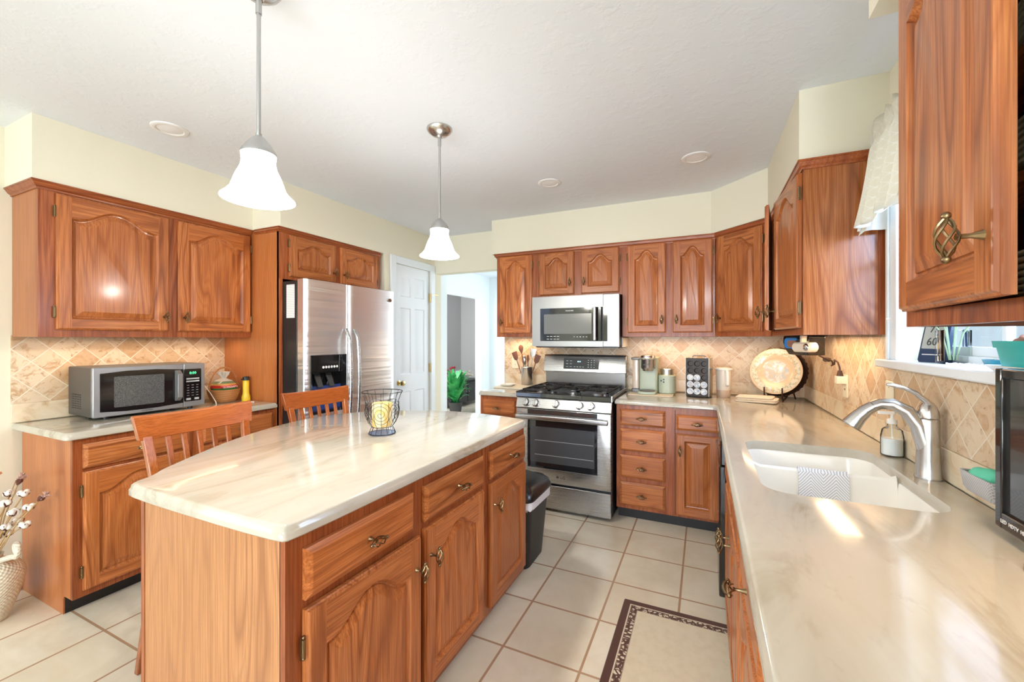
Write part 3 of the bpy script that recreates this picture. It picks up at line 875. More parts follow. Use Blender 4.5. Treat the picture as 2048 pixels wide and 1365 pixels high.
# ------------------------------------------------------------------ sink, faucet and what stands round them
sink_m = plain('white_solid_surface', (0.84, 0.82, 0.76), 0.2, coat=0.2)
s = thing('kitchen_sink', 'white integral double sink set into the marble worktop', 'sink', ((SX0 + SX1) / 2, (SY0 + SY1) / 2, 0.66))
cx_, cy_ = s.location.x, s.location.y
R_ = lambda g, z, r: [(x - cx_, y - cy_, z - 0.66) for x, y in rrect(SX0 + g, SX1 - g, SY0 + g, SY1 - g, r, 8)]
b = B().loops([R_(-0.012, 0.8495, 0.087), R_(-0.001, 0.8495, 0.076), R_(0.004, 0.84, 0.071), R_(0.012, 0.72, 0.063), R_(0.02, 0.69, 0.055), R_(0.05, 0.678, 0.04), R_(0.05, 0.668, 0.04), R_(-0.012, 0.80, 0.087)], c0=False, c1=False, ring=True)
b.add(R_(0.05, 0.678, 0.04), [tuple(range(36))])
b.out('basin', sink_m, s)
b = B(); DY = 1.79 - cy_
prof = [(-0.035, -0.02), (-0.022, 0.02), (-0.016, 0.13), (-0.010, 0.165), (0, 0.172), (0.010, 0.165), (0.016, 0.13), (0.022, 0.02), (0.035, -0.02)]
b.loops([[(x, DY + u, 0.025 + v_ + e) for u, v_ in prof] for x, e in ((SX0 - cx_ + 0.006, 0.012), (SX0 - cx_ + 0.03, 0.002), (0, 0), (SX1 - cx_ - 0.03, 0.002), (SX1 - cx_ - 0.006, 0.012))])
b.out('divider', sink_m, s)
for y in (1.60, 1.93):
    B().lathe([(0.001, 0.0), (0.03, 0.0), (0.042, 0.003), (0.044, 0.001)], (0.02, y - cy_, 0.019), 20).out('drain', chrome, s)
# draining mat over the divider
mat_m = N('white_grey_silicone'); v = mat_m.coord('Object', rot=(0, 0, math.radians(45)))
sx_ = mat_m.new('SeparateXYZ'); mat_m.l.new(mat_m.new('TexCoord').outputs['Object'], sx_.inputs[0])
zig = mat_m.math('PINGPONG', sx_.outputs['X'], 0.036)
d_ = mat_m.math('SUBTRACT', mat_m.math('SUBTRACT', sx_.outputs['Z'], sx_.outputs['Y']), zig)
st = mat_m.math('PINGPONG', d_, 0.0045)
mat_m.base(mat_m.ramp(mat_m.math('MULTIPLY', st, 220), [(0.40, (0.85, 0.86, 0.88)), (0.55, (0.48, 0.50, 0.55))])); mat_m.set(rough=0.5); mat_m = mat_m.mat
path = [(-0.175, -0.10), (-0.03, -0.072), (-0.019, 0.055), (-0.0135, 0.088), (-0.004, 0.0985), (0.004, 0.0985), (0.0135, 0.088), (0.019, 0.055), (0.030, -0.06)]
path = [(-0.030, -0.055), (-0.0265, -0.03), (-0.0195, 0.06), (-0.0135, 0.092), (-0.003, 0.1005), (0.003, 0.1005), (0.0135, 0.092), (0.0195, 0.06), (0.0265, -0.03)]
b = B(); th = 0.003
L = []
for i, (u, v_) in enumerate(path):
    a = Vector(path[max(0, i - 1)]); c_ = Vector(path[min(len(path) - 1, i + 1)]); t_ = (c_ - a).normalized(); nn = Vector((-t_.y, t_.x))
    u2, v2 = u + nn.x * th, v_ + nn.y * th
    L.append([(-0.072, u, v_), (0.072, u, v_), (0.072, u2, v2), (-0.072, u2, v2)])
b.loops(L)
tag(b.out('sink_mat', mat_m, loc=(0.378, 1.79, 0.7615)), 'white and grey chevron mat draped over the sink divider', 'mat')

# faucet
f = thing('faucet', 'brushed nickel single-lever faucet behind the sink', 'faucet', (0.641, 1.738, 0.885))
b = B().lathe([(0.001, 0), (0.033, 0), (0.0335, 0.004), (0.031, 0.012), (0.029, 0.06), (0.0275, 0.12), (0.0275, 0.186), (0.026, 0.189), (0.001, 0.189)], n=28)
b.out('body', nickel, f)
sp = [(0.004, -0.002, 0.03), (-0.004, 0.0, 0.10), (-0.022, 0.002, 0.165), (-0.05, 0.005, 0.208), (-0.085, 0.008, 0.228), (-0.115, 0.011, 0.226), (-0.132, 0.012, 0.217)]
b = B().tube(sp, [0.026, 0.0255, 0.0235, 0.021, 0.0185, 0.0175, 0.0175], 18)
b.out('spout', nickel, f)
sh = [(-0.132, 0.012, 0.217), (-0.150, 0.013, 0.203), (-0.170, 0.0145, 0.180), (-0.185, 0.0155, 0.158), (-0.190, 0.016, 0.150)]
b = B().tube(sh, [0.0178, 0.019, 0.0225, 0.0265, 0.0275], 18); b.tube([(-0.190, 0.016, 0.150), (-0.1915, 0.016, 0.147)], [0.0275, 0.024], 18)
b.out('spray_head', nickel, f)
b = B().lathe([(0.001, 0.191), (0.027, 0.191), (0.0275, 0.196), (0.0255, 0.212), (0.020, 0.228), (0.012, 0.240), (0.001, 0.244)], n=24)
lv = [(0.006, 0, 0.215), (-0.006, 0.0, 0.243), (-0.03, 0.002, 0.268), (-0.06, 0.004, 0.283), (-0.085, 0.006, 0.290), (-0.10, 0.007, 0.291)]
b.tube(lv, [0.019, 0.0155, 0.012, 0.0105, 0.0105, 0.006], 14, flat=0.62)
b.out('lever', nickel, f)

# soap bottle
bt_ = thing('soap_bottle', 'clear pump bottle half full of white soap behind the sink', 'bottle', (0.643, 2.02, 0.885))
b = B().lathe([(0.001, 0.0), (0.031, 0.0), (0.034, 0.004), (0.034, 0.075), (0.030, 0.098), (0.015, 0.112), (0.013, 0.124)], n=24, c1=False)
b.lathe([(0.0115, 0.124), (0.0135, 0.111), (0.0285, 0.097), (0.0325, 0.075), (0.0325, 0.005), (0.001, 0.003)], n=24, c0=False)
b.out('bottle_body', glass, bt_)
B().lathe([(0.001, 0.0035), (0.0315, 0.006), (0.0315, 0.066), (0.001, 0.066)], n=20).out('liquid_soap', plain('white_liquid_soap', (0.88, 0.89, 0.87), 0.3), bt_)
b = B().lathe([(0.014, 0.120), (0.0155, 0.122), (0.0155, 0.136), (0.006, 0.140), (0.0045, 0.158), (0.001, 0.159)], n=16)
b.rbox(-0.042, 0.010, -0.008, 0.008, 0.156, 0.166, 0.006, 3); b.cyl((0, 0, 0.02), (0, 0, 0.122), 0.0025, n=8)
b.out('pump', plain('frosted_white_pump', (0.86, 0.86, 0.84), 0.4), bt_)

# sponge caddy and scrubber on the backsplash
cd = thing('sponge_caddy', 'small grey perforated caddy stuck to the backsplash behind the faucet', 'caddy', (0.681, 1.455, 0.925), -90)
gm = N('grey_perforated_plastic'); v = gm.coord('Object')
sx_ = gm.new('SeparateXYZ'); gm.l.new(v, sx_.inputs[0])
ck = gm.math('MULTIPLY', gm.math('SINE', gm.math('MULTIPLY', sx_.outputs['X'], 900)), gm.math('SINE', gm.math('MULTIPLY', sx_.outputs['Z'], 900)))
gm.base(gm.ramp(ck, [(0.30, (0.52, 0.52, 0.53)), (0.45, (0.25, 0.25, 0.26))])); gm.set(rough=0.5)
b = B(); o_ = lambda g, z: [(x, y, z) for x, y in rrect(-0.07 + g, 0.07 - g, -0.058 + g, 0.0 - g * 0.3, 0.012, 4)]
b.loops([o_(0.010, 0.0), o_(0.004, 0.012), o_(0, 0.052), o_(0.004, 0.052), o_(0.008, 0.014), o_(0.013, 0.004)])
b.out('caddy_tray', gm.mat, cd)
b = B(); o_ = 0
b.ball((0, 0, 0), 0.030, 12, 1.8, 0.75, 0.75)
for i in range(len(b.v)):
    x, y, z = b.v[i]; k = 1 + 0.09 * math.sin(140 * x) * math.cos(120 * z); b.v[i] = (x * k, y * k, z * k + 0.35 * x * x)
tag(b.out('scrub_sponge', plain('mint_green_sponge', (0.13, 0.62, 0.42), 0.8), loc=(0.648, 1.452, 0.976)), 'mint green scrub sponge in the grey caddy', 'sponge').rotation_euler = (0, 0.1, PI / 2 + 0.1)

# small black television
tv = thing('television', 'small black flat television standing on the worktop at the right edge', 'television', (0.600, 1.305, 0.885), -90)
TW, T0, T1 = 0.545, 0.022, 0.375
B().rbox(0, TW, 0.008, 0.05, T0, T1, 0.008, 3, 'y', 0.004).out('back_cover', black_sat, tv)
b = B()
for x0, x1, z0, z1 in ((0, 0.022, T0, T1), (TW - 0.022, TW, T0, T1), (0.022, TW - 0.022, T1 - 0.022, T1), (0.022, TW - 0.022, T0, T0 + 0.036)): b.box(x0, x1, -0.006, 0.008, z0, z1)
b.out('bezel', black_gloss, tv, bevel=0.003)
B().box(0.022, TW - 0.022, 0.002, 0.006, T0 + 0.036, T1 - 0.022).out('screen', plain('dark_screen', (0.02, 0.02, 0.022), 0.12, coat=0.5), tv)
text('lettering', 'LED  HDTV  HDMI', 0.0115, (0.068, -0.0065, T0 + 0.018), white_mark, tv)
b = B().rbox(0.16, 0.385, -0.05, 0.075, 0.0005, 0.010, 0.03, 5); b.box(0.245, 0.30, 0.015, 0.045, 0.008, 0.06); b.out('stand', black_gloss, tv)

# ------------------------------------------------------------------ stove
RW = 0.748
r = thing('gas_range', 'stainless gas range with black grates between the base cabinets', 'stove', (-1.352, 3.0, 0))
B().box(0.0, RW, 0.035, 0.69, 0.03, 0.868).out('body', black_sat, r)
for x, y in ((0.05, 0.10), (RW - 0.05, 0.10), (0.05, 0.62), (RW - 0.05, 0.62)):
    B().cyl((x, y, 0), (x, y, 0.032), 0.018, n=12).out('foot', black_sat, r)
B().rbox(0.003, RW - 0.003, 0.0, 0.035, 0.028, 0.205, 0.004, 2, 'y', 0.003).out('storage_drawer', steel, r)
b = B(); x0, x1, z0, z1 = 0.003, RW - 0.003, 0.224, 0.780
g0, g1, h0, h1 = 0.098, 0.648, 0.328, 0.722
b.loops([[(x0, 0.035, z0), (x1, 0.035, z0), (x1, 0.035, z1), (x0, 0.035, z1)], [(x0, 0.002, z0), (x1, 0.002, z0), (x1, 0.002, z1), (x0, 0.002, z1)],
         [(x0 + .003, 0, z0 + .003), (x1 - .003, 0, z0 + .003), (x1 - .003, 0, z1 - .003), (x0 + .003, 0, z1 - .003)],
         [(g0, 0, h0), (g1, 0, h0), (g1, 0, h1), (g0, 0, h1)], [(g0 + .002, 0.004, h0 + .002), (g1 - .002, 0.004, h0 + .002), (g1 - .002, 0.004, h1 - .002), (g0 + .002, 0.004, h1 - .002)]], c1=False)
d = b.out('oven_door', steel, r)
B().box(g0, g1, 0.003, 0.012, h0, h1).out('window_glass', black_glass, d)
ow = N('smoky_oven_window'); ow.set(base=(0.06, 0.062, 0.068, 1), rough=0.12)
B().rbox(g0 + 0.022, g1 - 0.022, 0.0015, 0.004, h0 + 0.045, h1 - 0.075, 0.006, 3, 'y').out('viewing_pane', ow.mat, d)
for z in (0.43, 0.54):
    B().box(g0 + 0.06, g1 - 0.03, 0.0, 0.0013, z, z + 0.004).out('oven_rack', plain('dim_rack_wire', (0.32, 0.32, 0.33), 0.4), d)
b = B().rbox(0.098, 0.648, -0.001, 0.004, 0.742, 0.778, 0.003, 2, 'y'); b.out('vent_strip', black_sat, d)
for i in range(3):
    for j in range(2): B().box(0.115 + i * 0.175, 0.115 + i * 0.175 + 0.155, -0.0025, 0.0, 0.749 + j * 0.013, 0.756 + j * 0.013).out('vent_slot', gap_dark, d)
b = B().rbox(0.015, RW - 0.015, -0.056, -0.034, 0.706, 0.744, 0.009, 4, 'x', 0.004)
for x in (0.03, RW - 0.06): b.box(x, x + 0.03, -0.040, 0.002, 0.712, 0.738)
b.out('handle', steel, d)
text('lettering', 'LG', 0.030, (RW / 2 + 0.012, -0.0003, 0.275), plain('dark_logo_print', (0.05, 0.05, 0.05), 0.4), d)
B().lathe([(0.001, 0.0), (0.0105, 0.0), (0.0105, 0.0008), (0.001, 0.0009)], (RW / 2 - 0.03, 0, 0.275), 18, ax='y').out('emblem', plain('dark_logo_disc', (0.06, 0.06, 0.06), 0.4), d)
# control panel, tilted
b = B().prism([(0.0, 0.785), (-0.004, 0.79), (0.022, 0.866), (0.06, 0.866), (0.06, 0.785)], 0.0, RW, 'x'); b.out('control_panel', steel, r, bevel=0.002)
tilt = math.atan2(0.026, 0.076)
_k = None
for x in (0.085, 0.165, 0.33, 0.515, 0.600):
    b = B().lathe([(0.001, 0), (0.032, 0.0), (0.032, 0.006), (0.027, 0.008), (0.026, 0.028), (0.024, 0.032), (0.001, 0.033)], n=24, ax='y')
    kn = b.out('control_knob', steel, r, loc=(x, 0.0085, 0.827)); kn.rotation_euler = (-tilt, 0, 0)
    B().rbox(-0.0045, 0.0045, -0.040, -0.030, -0.026, 0.026, 0.003, 2, 'y', 0.002).out('grip', steel, kn)
# cooktop
b = B().prism([(0.004, 0.867), (0.0, 0.872), (0.004, 0.902), (0.012, 0.908), (0.030, 0.902), (0.62, 0.896), (0.62, 0.867)], 0.0, RW, 'x'); b.out('cooktop', black_gloss, r, bevel=0.002)
B().prism([(0.0, 0.87), (0.002, 0.912), (0.63, 0.910), (0.63, 0.87)], RW, RW + 0.006, 'x').out('side_trim', steel, r)
B().prism([(0.0, 0.87), (0.002, 0.912), (0.63, 0.910), (0.63, 0.87)], -0.006, 0.0, 'x').out('side_trim', steel, r)
GZ = 0.93
for k, (gx0, gx1) in enumerate(((0.035, 0.255), (0.262, 0.486), (0.493, 0.713))):
    b = B(); gy0, gy1 = 0.05, 0.60; s_ = 0.006
    cxm = (gx0 + gx1) / 2
    b.box(gx0, gx1, gy0, gy0 + 0.012, GZ - 0.012, GZ); b.box(gx0, gx1, gy1 - 0.012, gy1, GZ - 0.012, GZ)
    b.box(gx0, gx0 + 0.012, gy0, gy1, GZ - 0.012, GZ); b.box(gx1 - 0.012, gx1, gy0, gy1, GZ - 0.012, GZ)
    b.box(gx0, gx1, (gy0 + gy1) / 2 - 0.006, (gy0 + gy1) / 2 + 0.006, GZ - 0.012, GZ)
    for yc in ((0.187, 0.463) if k != 1 else (0.325,)):
        for a in range(4 if k != 1 else 6):
            an = a * PI / 2 if k != 1 else a * PI / 3
            L1, L0 = (0.10, 0.028)
            pts = [(cxm + math.sin(an) * L0, yc + math.cos(an) * L0, GZ - 0.002), (cxm + math.sin(an) * L1, yc + math.cos(an) * L1, GZ - 0.004)]
            b.tube(pts, 0.006, 4)
    for x in (gx0 + 0.006, gx1 - 0.006):
        for y in (gy0 + 0.006, gy1 - 0.006): b.box(x - 0.007, x + 0.007, y - 0.007, y + 0.007, 0.897, GZ - 0.01)
    b.out('burner_grate', iron, r)
for x, y, q in ((0.145, 0.187, 0.046), (0.145, 0.463, 0.038), (0.374, 0.325, 0.05), (0.603, 0.187, 0.05), (0.603, 0.463, 0.036)):
    bu = B().lathe([(0.001, 0.898), (q, 0.898), (q, 0.906), (q * 0.85, 0.909), (0.001, 0.909)], (x, y, 0), 20).out('burner', steel, r)
    B().lathe([(0.001, 0.909), (q * 0.8, 0.909), (q * 0.8, 0.916), (q * 0.7, 0.919), (0.001, 0.919)], (x, y, 0), 20).out('burner_cap', iron, bu)
# backguard
B().box(0.012, RW - 0.012, 0.655, 0.70, 0.868, 1.03).out('back_panel', plain('dark_stainless', (0.20, 0.19, 0.18), 0.3, 0.9), r)
b = B().prism([(0.618, 1.028), (0.640, 1.165), (0.652, 1.183), (0.705, 1.183), (0.705, 1.028)], 0.0, RW, 'x'); bg = b.out('backguard', steel, r, bevel=0.004)
bt_ = math.atan2(0.022, 0.137)
b = B().rbox(-0.1615, 0.1615, -0.003, 0.004, -0.0485, 0.0485, 0.006, 3, 'y'); dp = b.out('display_panel', black_gloss, bg, loc=(0.3535, 0.6298, 1.103)); dp.rotation_euler = (-bt_, 0, 0)
b = B()
for a in range(2):
    for c_ in range(3): b.box(-0.128 + 0.034 * a - 0.009, -0.128 + 0.034 * a + 0.009, -0.0036, -0.003, -0.028 + 0.026 * c_ - 0.0015, -0.028 + 0.026 * c_ + 0.0015)
for a in range(4): b.box(-0.058 + 0.026 * a - 0.007, -0.058 + 0.026 * a + 0.007, -0.0036, -0.003, -0.030, -0.027)
for a in range(3):
    for c_ in range(4): b.box(0.067 + 0.026 * a - 0.004, 0.067 + 0.026 * a + 0.004, -0.0036, -0.003, -0.031 + 0.02 * c_, -0.026 + 0.02 * c_)
o_ = len(b.v); mk = b.out('button_marks', white_mark, bg, loc=dp.location); mk.rotation_euler = dp.rotation_euler
text('clock_digits', '8:14', 0.017, tuple(Vector(dp.location) + Matrix.Rotation(-bt_, 3, 'X') @ Vector((-0.018, -0.0036, 0.018))), cyan_led, bg, rot=(PI / 2 - bt_, 0, 0))

# ------------------------------------------------------------------ built-in microwave over the stove
mw = thing('built_in_microwave', 'stainless built-in microwave mounted over the stove', 'microwave', (-1.349, 3.33, 0))
MW, Z0, Z1 = 0.742, 1.262, 1.684
B().box(0.004, MW - 0.004, 0.03, 0.39, Z0 + 0.012, Z1).out('body', black_sat, mw)
b = B(); a = [(0.0, Z0), (0.612, Z0), (0.612, Z1), (0.0, Z1)]; hh = [(0.075, Z0 + 0.045), (0.612, Z0 + 0.045), (0.612, Z1 - 0.10), (0.075, Z1 - 0.10)]
P = lambda q, y: [(x, y, z) for x, z in q]
b.loops([P(a, 0.032), P(a, 0.003), P(a, 0.0), P(hh, 0.0), P(hh, 0.006)], c1=False)
d = b.out('door', steel_soft, mw, bevel=0.0)
B().rbox(0.075, 0.596, -0.0015, 0.006, Z0 + 0.045, Z1 - 0.10, 0.006, 3, 'y').out('door_glass', black_gloss, d)
iw = N('microwave_window'); iw.set(base=(0.16, 0.16, 0.155, 1), rough=0.18)
B().rbox(0.110, 0.520, -0.003, 0.0, Z0 + 0.105, Z1 - 0.150, 0.004, 3, 'y').out('window', iw.mat, d)
b = B().rbox(0.540, 0.566, -0.045, -0.030, Z0 + 0.05, Z1 - 0.10, 0.007, 3, 'z', 0.004)
for z in (Z0 + 0.06, Z1 - 0.125): b.box(0.546, 0.560, -0.032, 0.0, z, z + 0.018)
b.out('handle', steel_soft, d)
text('lettering', 'FRIGIDAIRE', 0.0135, (0.335, -0.0022, Z1 - 0.125), white_mark, d)
b = B()
for i in range(4):
    for j in range(2): b.box(0.145 + i * 0.030 - 0.010, 0.145 + i * 0.030 + 0.010, -0.0019, -0.0014, Z0 + 0.060 + j * 0.022, Z0 + 0.064 + j * 0.022)
for i in range(5): b.box(0.37 + i * 0.026, 0.37 + i * 0.026 + 0.010, -0.0019, -0.0014, Z0 + 0.078, Z0 + 0.083)
b.out('button_marks', white_mark, d)
b = B().box(0.614, MW, 0.0, 0.032, Z0, Z1); cp = b.out('control_side', steel_soft, mw, bevel=0.002)
B().rbox(0.614, 0.648, -0.0015, 0.002, Z0 + 0.045, Z1 - 0.10, 0.004, 2, 'y').out('dark_strip', black_gloss, cp)
B().prism([(0.0, Z0 + 0.012), (0.39, Z0 + 0.012), (0.39, Z0 - 0.012), (0.06, Z0 - 0.012), (0.03, Z0 - 0.002)], 0.02, MW - 0.02, 'x').out('underside', black_sat, mw)
B().box(MW - 0.002, MW + 0.006, 0.12, 0.40, Z0 - 0.004, Z0 + 0.075).out('side_bracket', white_plastic, mw)

# ------------------------------------------------------------------ refrigerator
fr_ = thing('refrigerator', 'stainless side-by-side refrigerator in the oak surround', 'refrigerator', (-2.45, 1.955, 0), 90)
FW = 0.905; FT = 1.735
B().box(0.0, FW, 0.075, 0.79, 0.05, FT - 0.01).out('body', plain('black_textured_side', (0.016, 0.016, 0.017), 0.32), fr_, bevel=0.004)
B().box(0.02, FW - 0.02, 0.04, 0.10, 0.0, 0.09).out('grille', black_sat, fr_)
for x in (0.05, FW - 0.09): B().rbox(x, x + 0.05, 0.03, 0.12, FT - 0.012, FT + 0.008, 0.01, 3).out('hinge_cover', black_sat, fr_)


def fdoor(x0, x1, nm, hole=None):
    """door with a gently bowed front"""
    n = 10; b = B(); L = []
    def yb(x):
        t = (x - x0) / (x1 - x0); e = min(t, 1 - t)
        return -0.008 * (1 - (2 * t - 1) ** 2) - (0.014 if e > 0.0 else 0) * min(1, (e / 0.05)) ** 0.5
    xs_ = [x0 + (x1 - x0) * q for q in (0, 0.008, 0.02, 0.05, 0.1, 0.2, 0.35, 0.5, 0.65, 0.8, 0.9, 0.95, 0.98, 0.992, 1)]
    if hole is None:
        pl_ = [(x, yb(x) + 0.014) for x in xs_] + [(x1, 0.07), (x0, 0.07)]
        b.prism(pl_, 0.10, FT)
    else:
        hx0, hx1, hz0, hz1 = hole
        xs_ = sorted(set(xs_ + [hx0, hx1])); zs_ = [0.10, hz0, hz1, FT]
        for i in range(len(xs_) - 1):
            for j in range(3):
                if j == 1 and xs_[i] >= hx0 - 1e-6 and xs_[i + 1] <= hx1 + 1e-6: continue
                b.add([(xs_[i], yb(xs_[i]) + .014, zs_[j]), (xs_[i + 1], yb(xs_[i + 1]) + .014, zs_[j]), (xs_[i + 1], yb(xs_[i + 1]) + .014, zs_[j + 1]), (xs_[i], yb(xs_[i]) + .014, zs_[j + 1])], [(0, 1, 2, 3)])
        for z in (0.10, FT): b.add([(x, yb(x) + .014, z) for x in xs_] + [(x1, 0.07, z), (x0, 0.07, z)], [tuple(range(len(xs_) + 2))])
        for x in (x0, x1): b.add([(x, yb(x) + .014, 0.1), (x, 0.07, 0.1), (x, 0.07, FT), (x, yb(x) + .014, FT)], [(0, 1, 2, 3)])
        b.add([(x0, 0.07, 0.1), (x1, 0.07, 0.1), (x1, 0.07, FT), (x0, 0.07, FT)], [(0, 1, 2, 3)])
        me = b.mesh(nm, steel_wavy, 25)
        bm = bmesh.new(); bm.from_mesh(me); bmesh.ops.remove_doubles(bm, verts=bm.verts, dist=1e-5); bmesh.ops.recalc_face_normals(bm, faces=bm.faces); bm.to_mesh(me); bm.free()
        me.set_sharp_from_angle(angle=math.radians(25))
        return link(nm, me, fr_)
    return b.out(nm, steel_wavy, fr_, smooth=25)


XM = 0.388
DZ0, DZ1, DX0, DX1 = 0.80, 1.212, 0.045, 0.352
fd = fdoor(0.002, XM - 0.003, 'freezer_door', (DX0, DX1, DZ0, DZ1))
rd = fdoor(XM + 0.003, FW - 0.002, 'fresh_food_door')
di = B()
for x0, x1, y0, y1, z0, z1 in ((DX0, DX1, 0.050, 0.060, DZ0, DZ1), (DX0 - .002, DX0 + 0.008, -0.012, 0.06, DZ0, DZ1), (DX1 - 0.008, DX1 + .002, -0.012, 0.06, DZ0, DZ1), (DX0, DX1, -0.012, 0.06, DZ0, DZ0 + 0.02)): di.box(x0, x1, y0, y1, z0, z1)
di.out('dispenser_recess', black_gloss, fd)
B().rbox(DX0, DX1, -0.010, 0.05, 1.085, DZ1, 0.004, 2, 'y', 0.003).out('dispenser_panel', black_gloss, fd)
b = B()
for i in range(6): b.cyl((0.145 + i * 0.024, -0.010, 1.125), (0.145 + i * 0.024, -0.0125, 1.125), 0.009, n=12)
b.out('dispenser_buttons', white_mark, fd)['kind'] = 'stuff'
for x in (0.135, 0.235):
    B().loops([[(x - 0.025, 0.045, 1.08), (x + 0.025, 0.045, 1.08), (x + 0.025, 0.05, 1.075), (x - 0.025, 0.05, 1.075)], [(x - 0.02, 0.0, 0.985), (x + 0.02, 0.0, 0.985), (x + 0.02, 0.006, 0.98), (x - 0.02, 0.006, 0.98)]]).out('dispenser_lever', plain('dark_grey_rubber', (0.05, 0.05, 0.05), 0.35), fd)
b = B().box(DX0 + 0.01, DX1 - 0.01, 0.036, 0.05, DZ0 + 0.02, DZ0 + 0.19); b.out('blue_sheen_plate', plain('painted_blue_reflection', (0.03, 0.06, 0.22), 0.25), fd)  # blue plate paints the bluish reflection low in the dispenser recess
for x, dd in ((XM - 0.04, fd), (XM + 0.04, rd)):
    zz = [0.62 + (1.40 - 0.62) * i / 12 for i in range(13)]
    b = B().tube([(x, -0.012 - 0.055 * math.sin(PI * min(1, max(0, i / 12))) ** 0.35, z) for i, z in enumerate(zz)], 0.0125, 12, flat=0.8)
    b.out('handle', steel, dd)
B().lathe([(0.001, 0.0), (0.02, 0.0), (0.02, 0.003), (0.001, 0.004)], (0, 0, 0), 20, ax='y').xf(Matrix.Translation((FW - 0.075, -0.0085, 1.655)) @ Matrix.Diagonal((1.2, 1, 0.7, 1))).out('badge', chrome, rd)
# notice on the refrigerator side
nt_ = N('printed_notice'); sx_ = nt_.new('SeparateXYZ'); nt_.l.new(nt_.new('TexCoord').outputs['Object'], sx_.inputs[0])
ln = nt_.math('PINGPONG', sx_.outputs['Z'], 0.006)
nt_.base(nt_.ramp(nt_.math('MULTIPLY', ln, 160), [(0.25, (0.62, 0.62, 0.62)), (0.45, (0.80, 0.80, 0.78))])); nt_.set(rough=0.7)
tag(B().box(-2.625, -2.545, 1.9525, 1.9545, 1.47, 1.70).out('paper_notice', nt_.mat), 'white printed paper on the black side of the refrigerator', 'paper')

# ------------------------------------------------------------------ ceiling fittings
shade_m = N('lit_opal_glass'); shade_m.set(base=(0.9, 0.9, 0.88, 1), rough=0.25, emit=(1.0, 0.985, 0.95, 1), es=14)
shade_m = shade_m.mat


def pendant(x, y, label):
    p = thing('pendant_lamp', label, 'lamp', (x, y, 0), group='pendant lamps over the island')
    B().lathe([(0.001, 2.42), (0.066, 2.42), (0.066, 2.414), (0.058, 2.402), (0.040, 2.388), (0.016, 2.380), (0.012, 2.372), (0.001, 2.372)], n=28).out('canopy', nickel, p)
    b = B(); b.cyl((0, 0, 1.945), (0, 0, 2.38), 0.0062, n=10); b.cyl((0, 0, 2.33), (0, 0, 2.38), 0.009, n=10); b.cyl((0, 0, 1.94), (0, 0, 1.96), 0.009, n=10)
    b.out('stem', nickel_l, p)
    B().lathe([(0.010, 1.952), (0.020, 1.944), (0.034, 1.926), (0.044, 1.910), (0.050, 1.900), (0.050, 1.893), (0.010, 1.893)], n=24).out('holder', nickel_l, p)
    wob = lambda a, z: 0.035 * math.cos(6 * a) * max(0, (1.80 - z) / 0.06) if z < 1.80 else 0
    pr = [(0.046, 1.900), (0.048, 1.888), (0.046, 1.872), (0.050, 1.852), (0.062, 1.826), (0.070, 1.803), (0.076, 1.785), (0.088, 1.770), (0.101, 1.758), (0.1015, 1.755),
          (0.098, 1.756), (0.085, 1.768), (0.073, 1.783), (0.067, 1.803), (0.059, 1.826), (0.047, 1.852), (0.043, 1.872), (0.043, 1.9)]
    B().lathe(pr, n=48, c0=False, c1=False).out('lamp_shade', shade_m, p)
    B().ball((0, 0, 1.825), 0.026, 10, 1, 1, 1.35).out('bulb', emit('lit_bulb', (1, 0.95, 0.88), 5), p)
    l = bpy.data.lights.new('pendant_glow', 'POINT'); l.energy = 12; l.color = (1.0, 0.93, 0.82); l.shadow_soft_size = 0.03
    o = bpy.data.objects.new('pendant_glow', l); COL.objects.link(o); o.location = (x, y, 1.735)


pendant(-1.25, 0.836, 'nearer pendant lamp with white bell shade, large at top left centre')
pendant(-1.25, 1.803, 'farther pendant lamp with white bell shade and its ceiling plate in view')
rc_trim = plain('white_recessed_trim', (0.80, 0.80, 0.80), 0.5)
rc_in = plain('recessed_lens', (0.86, 0.86, 0.88), 0.3)
for x, y, lb in ((-2.525, 1.214, 'round recessed ceiling light above the left wall cabinet'), (-0.044, 2.735, 'round recessed ceiling light nearest the corner cabinet'), (-0.983, 2.751, 'round recessed ceiling light in front of the built-in microwave')):
    p = thing('recessed_light', lb, 'light', (x, y, ZC), group='recessed ceiling lights')
    B().lathe([(0.055, -0.002), (0.060, -0.007), (0.072, -0.008), (0.080, -0.004), (0.081, 0.0), (0.055, 0.0)], n=32, c0=False, c1=False).out('trim_ring', rc_trim, p)
    B().lathe([(0.001, -0.010), (0.03, -0.0085), (0.055, -0.003), (0.055, -0.0005), (0.001, -0.0005)], n=28).out('lens', rc_in, p)

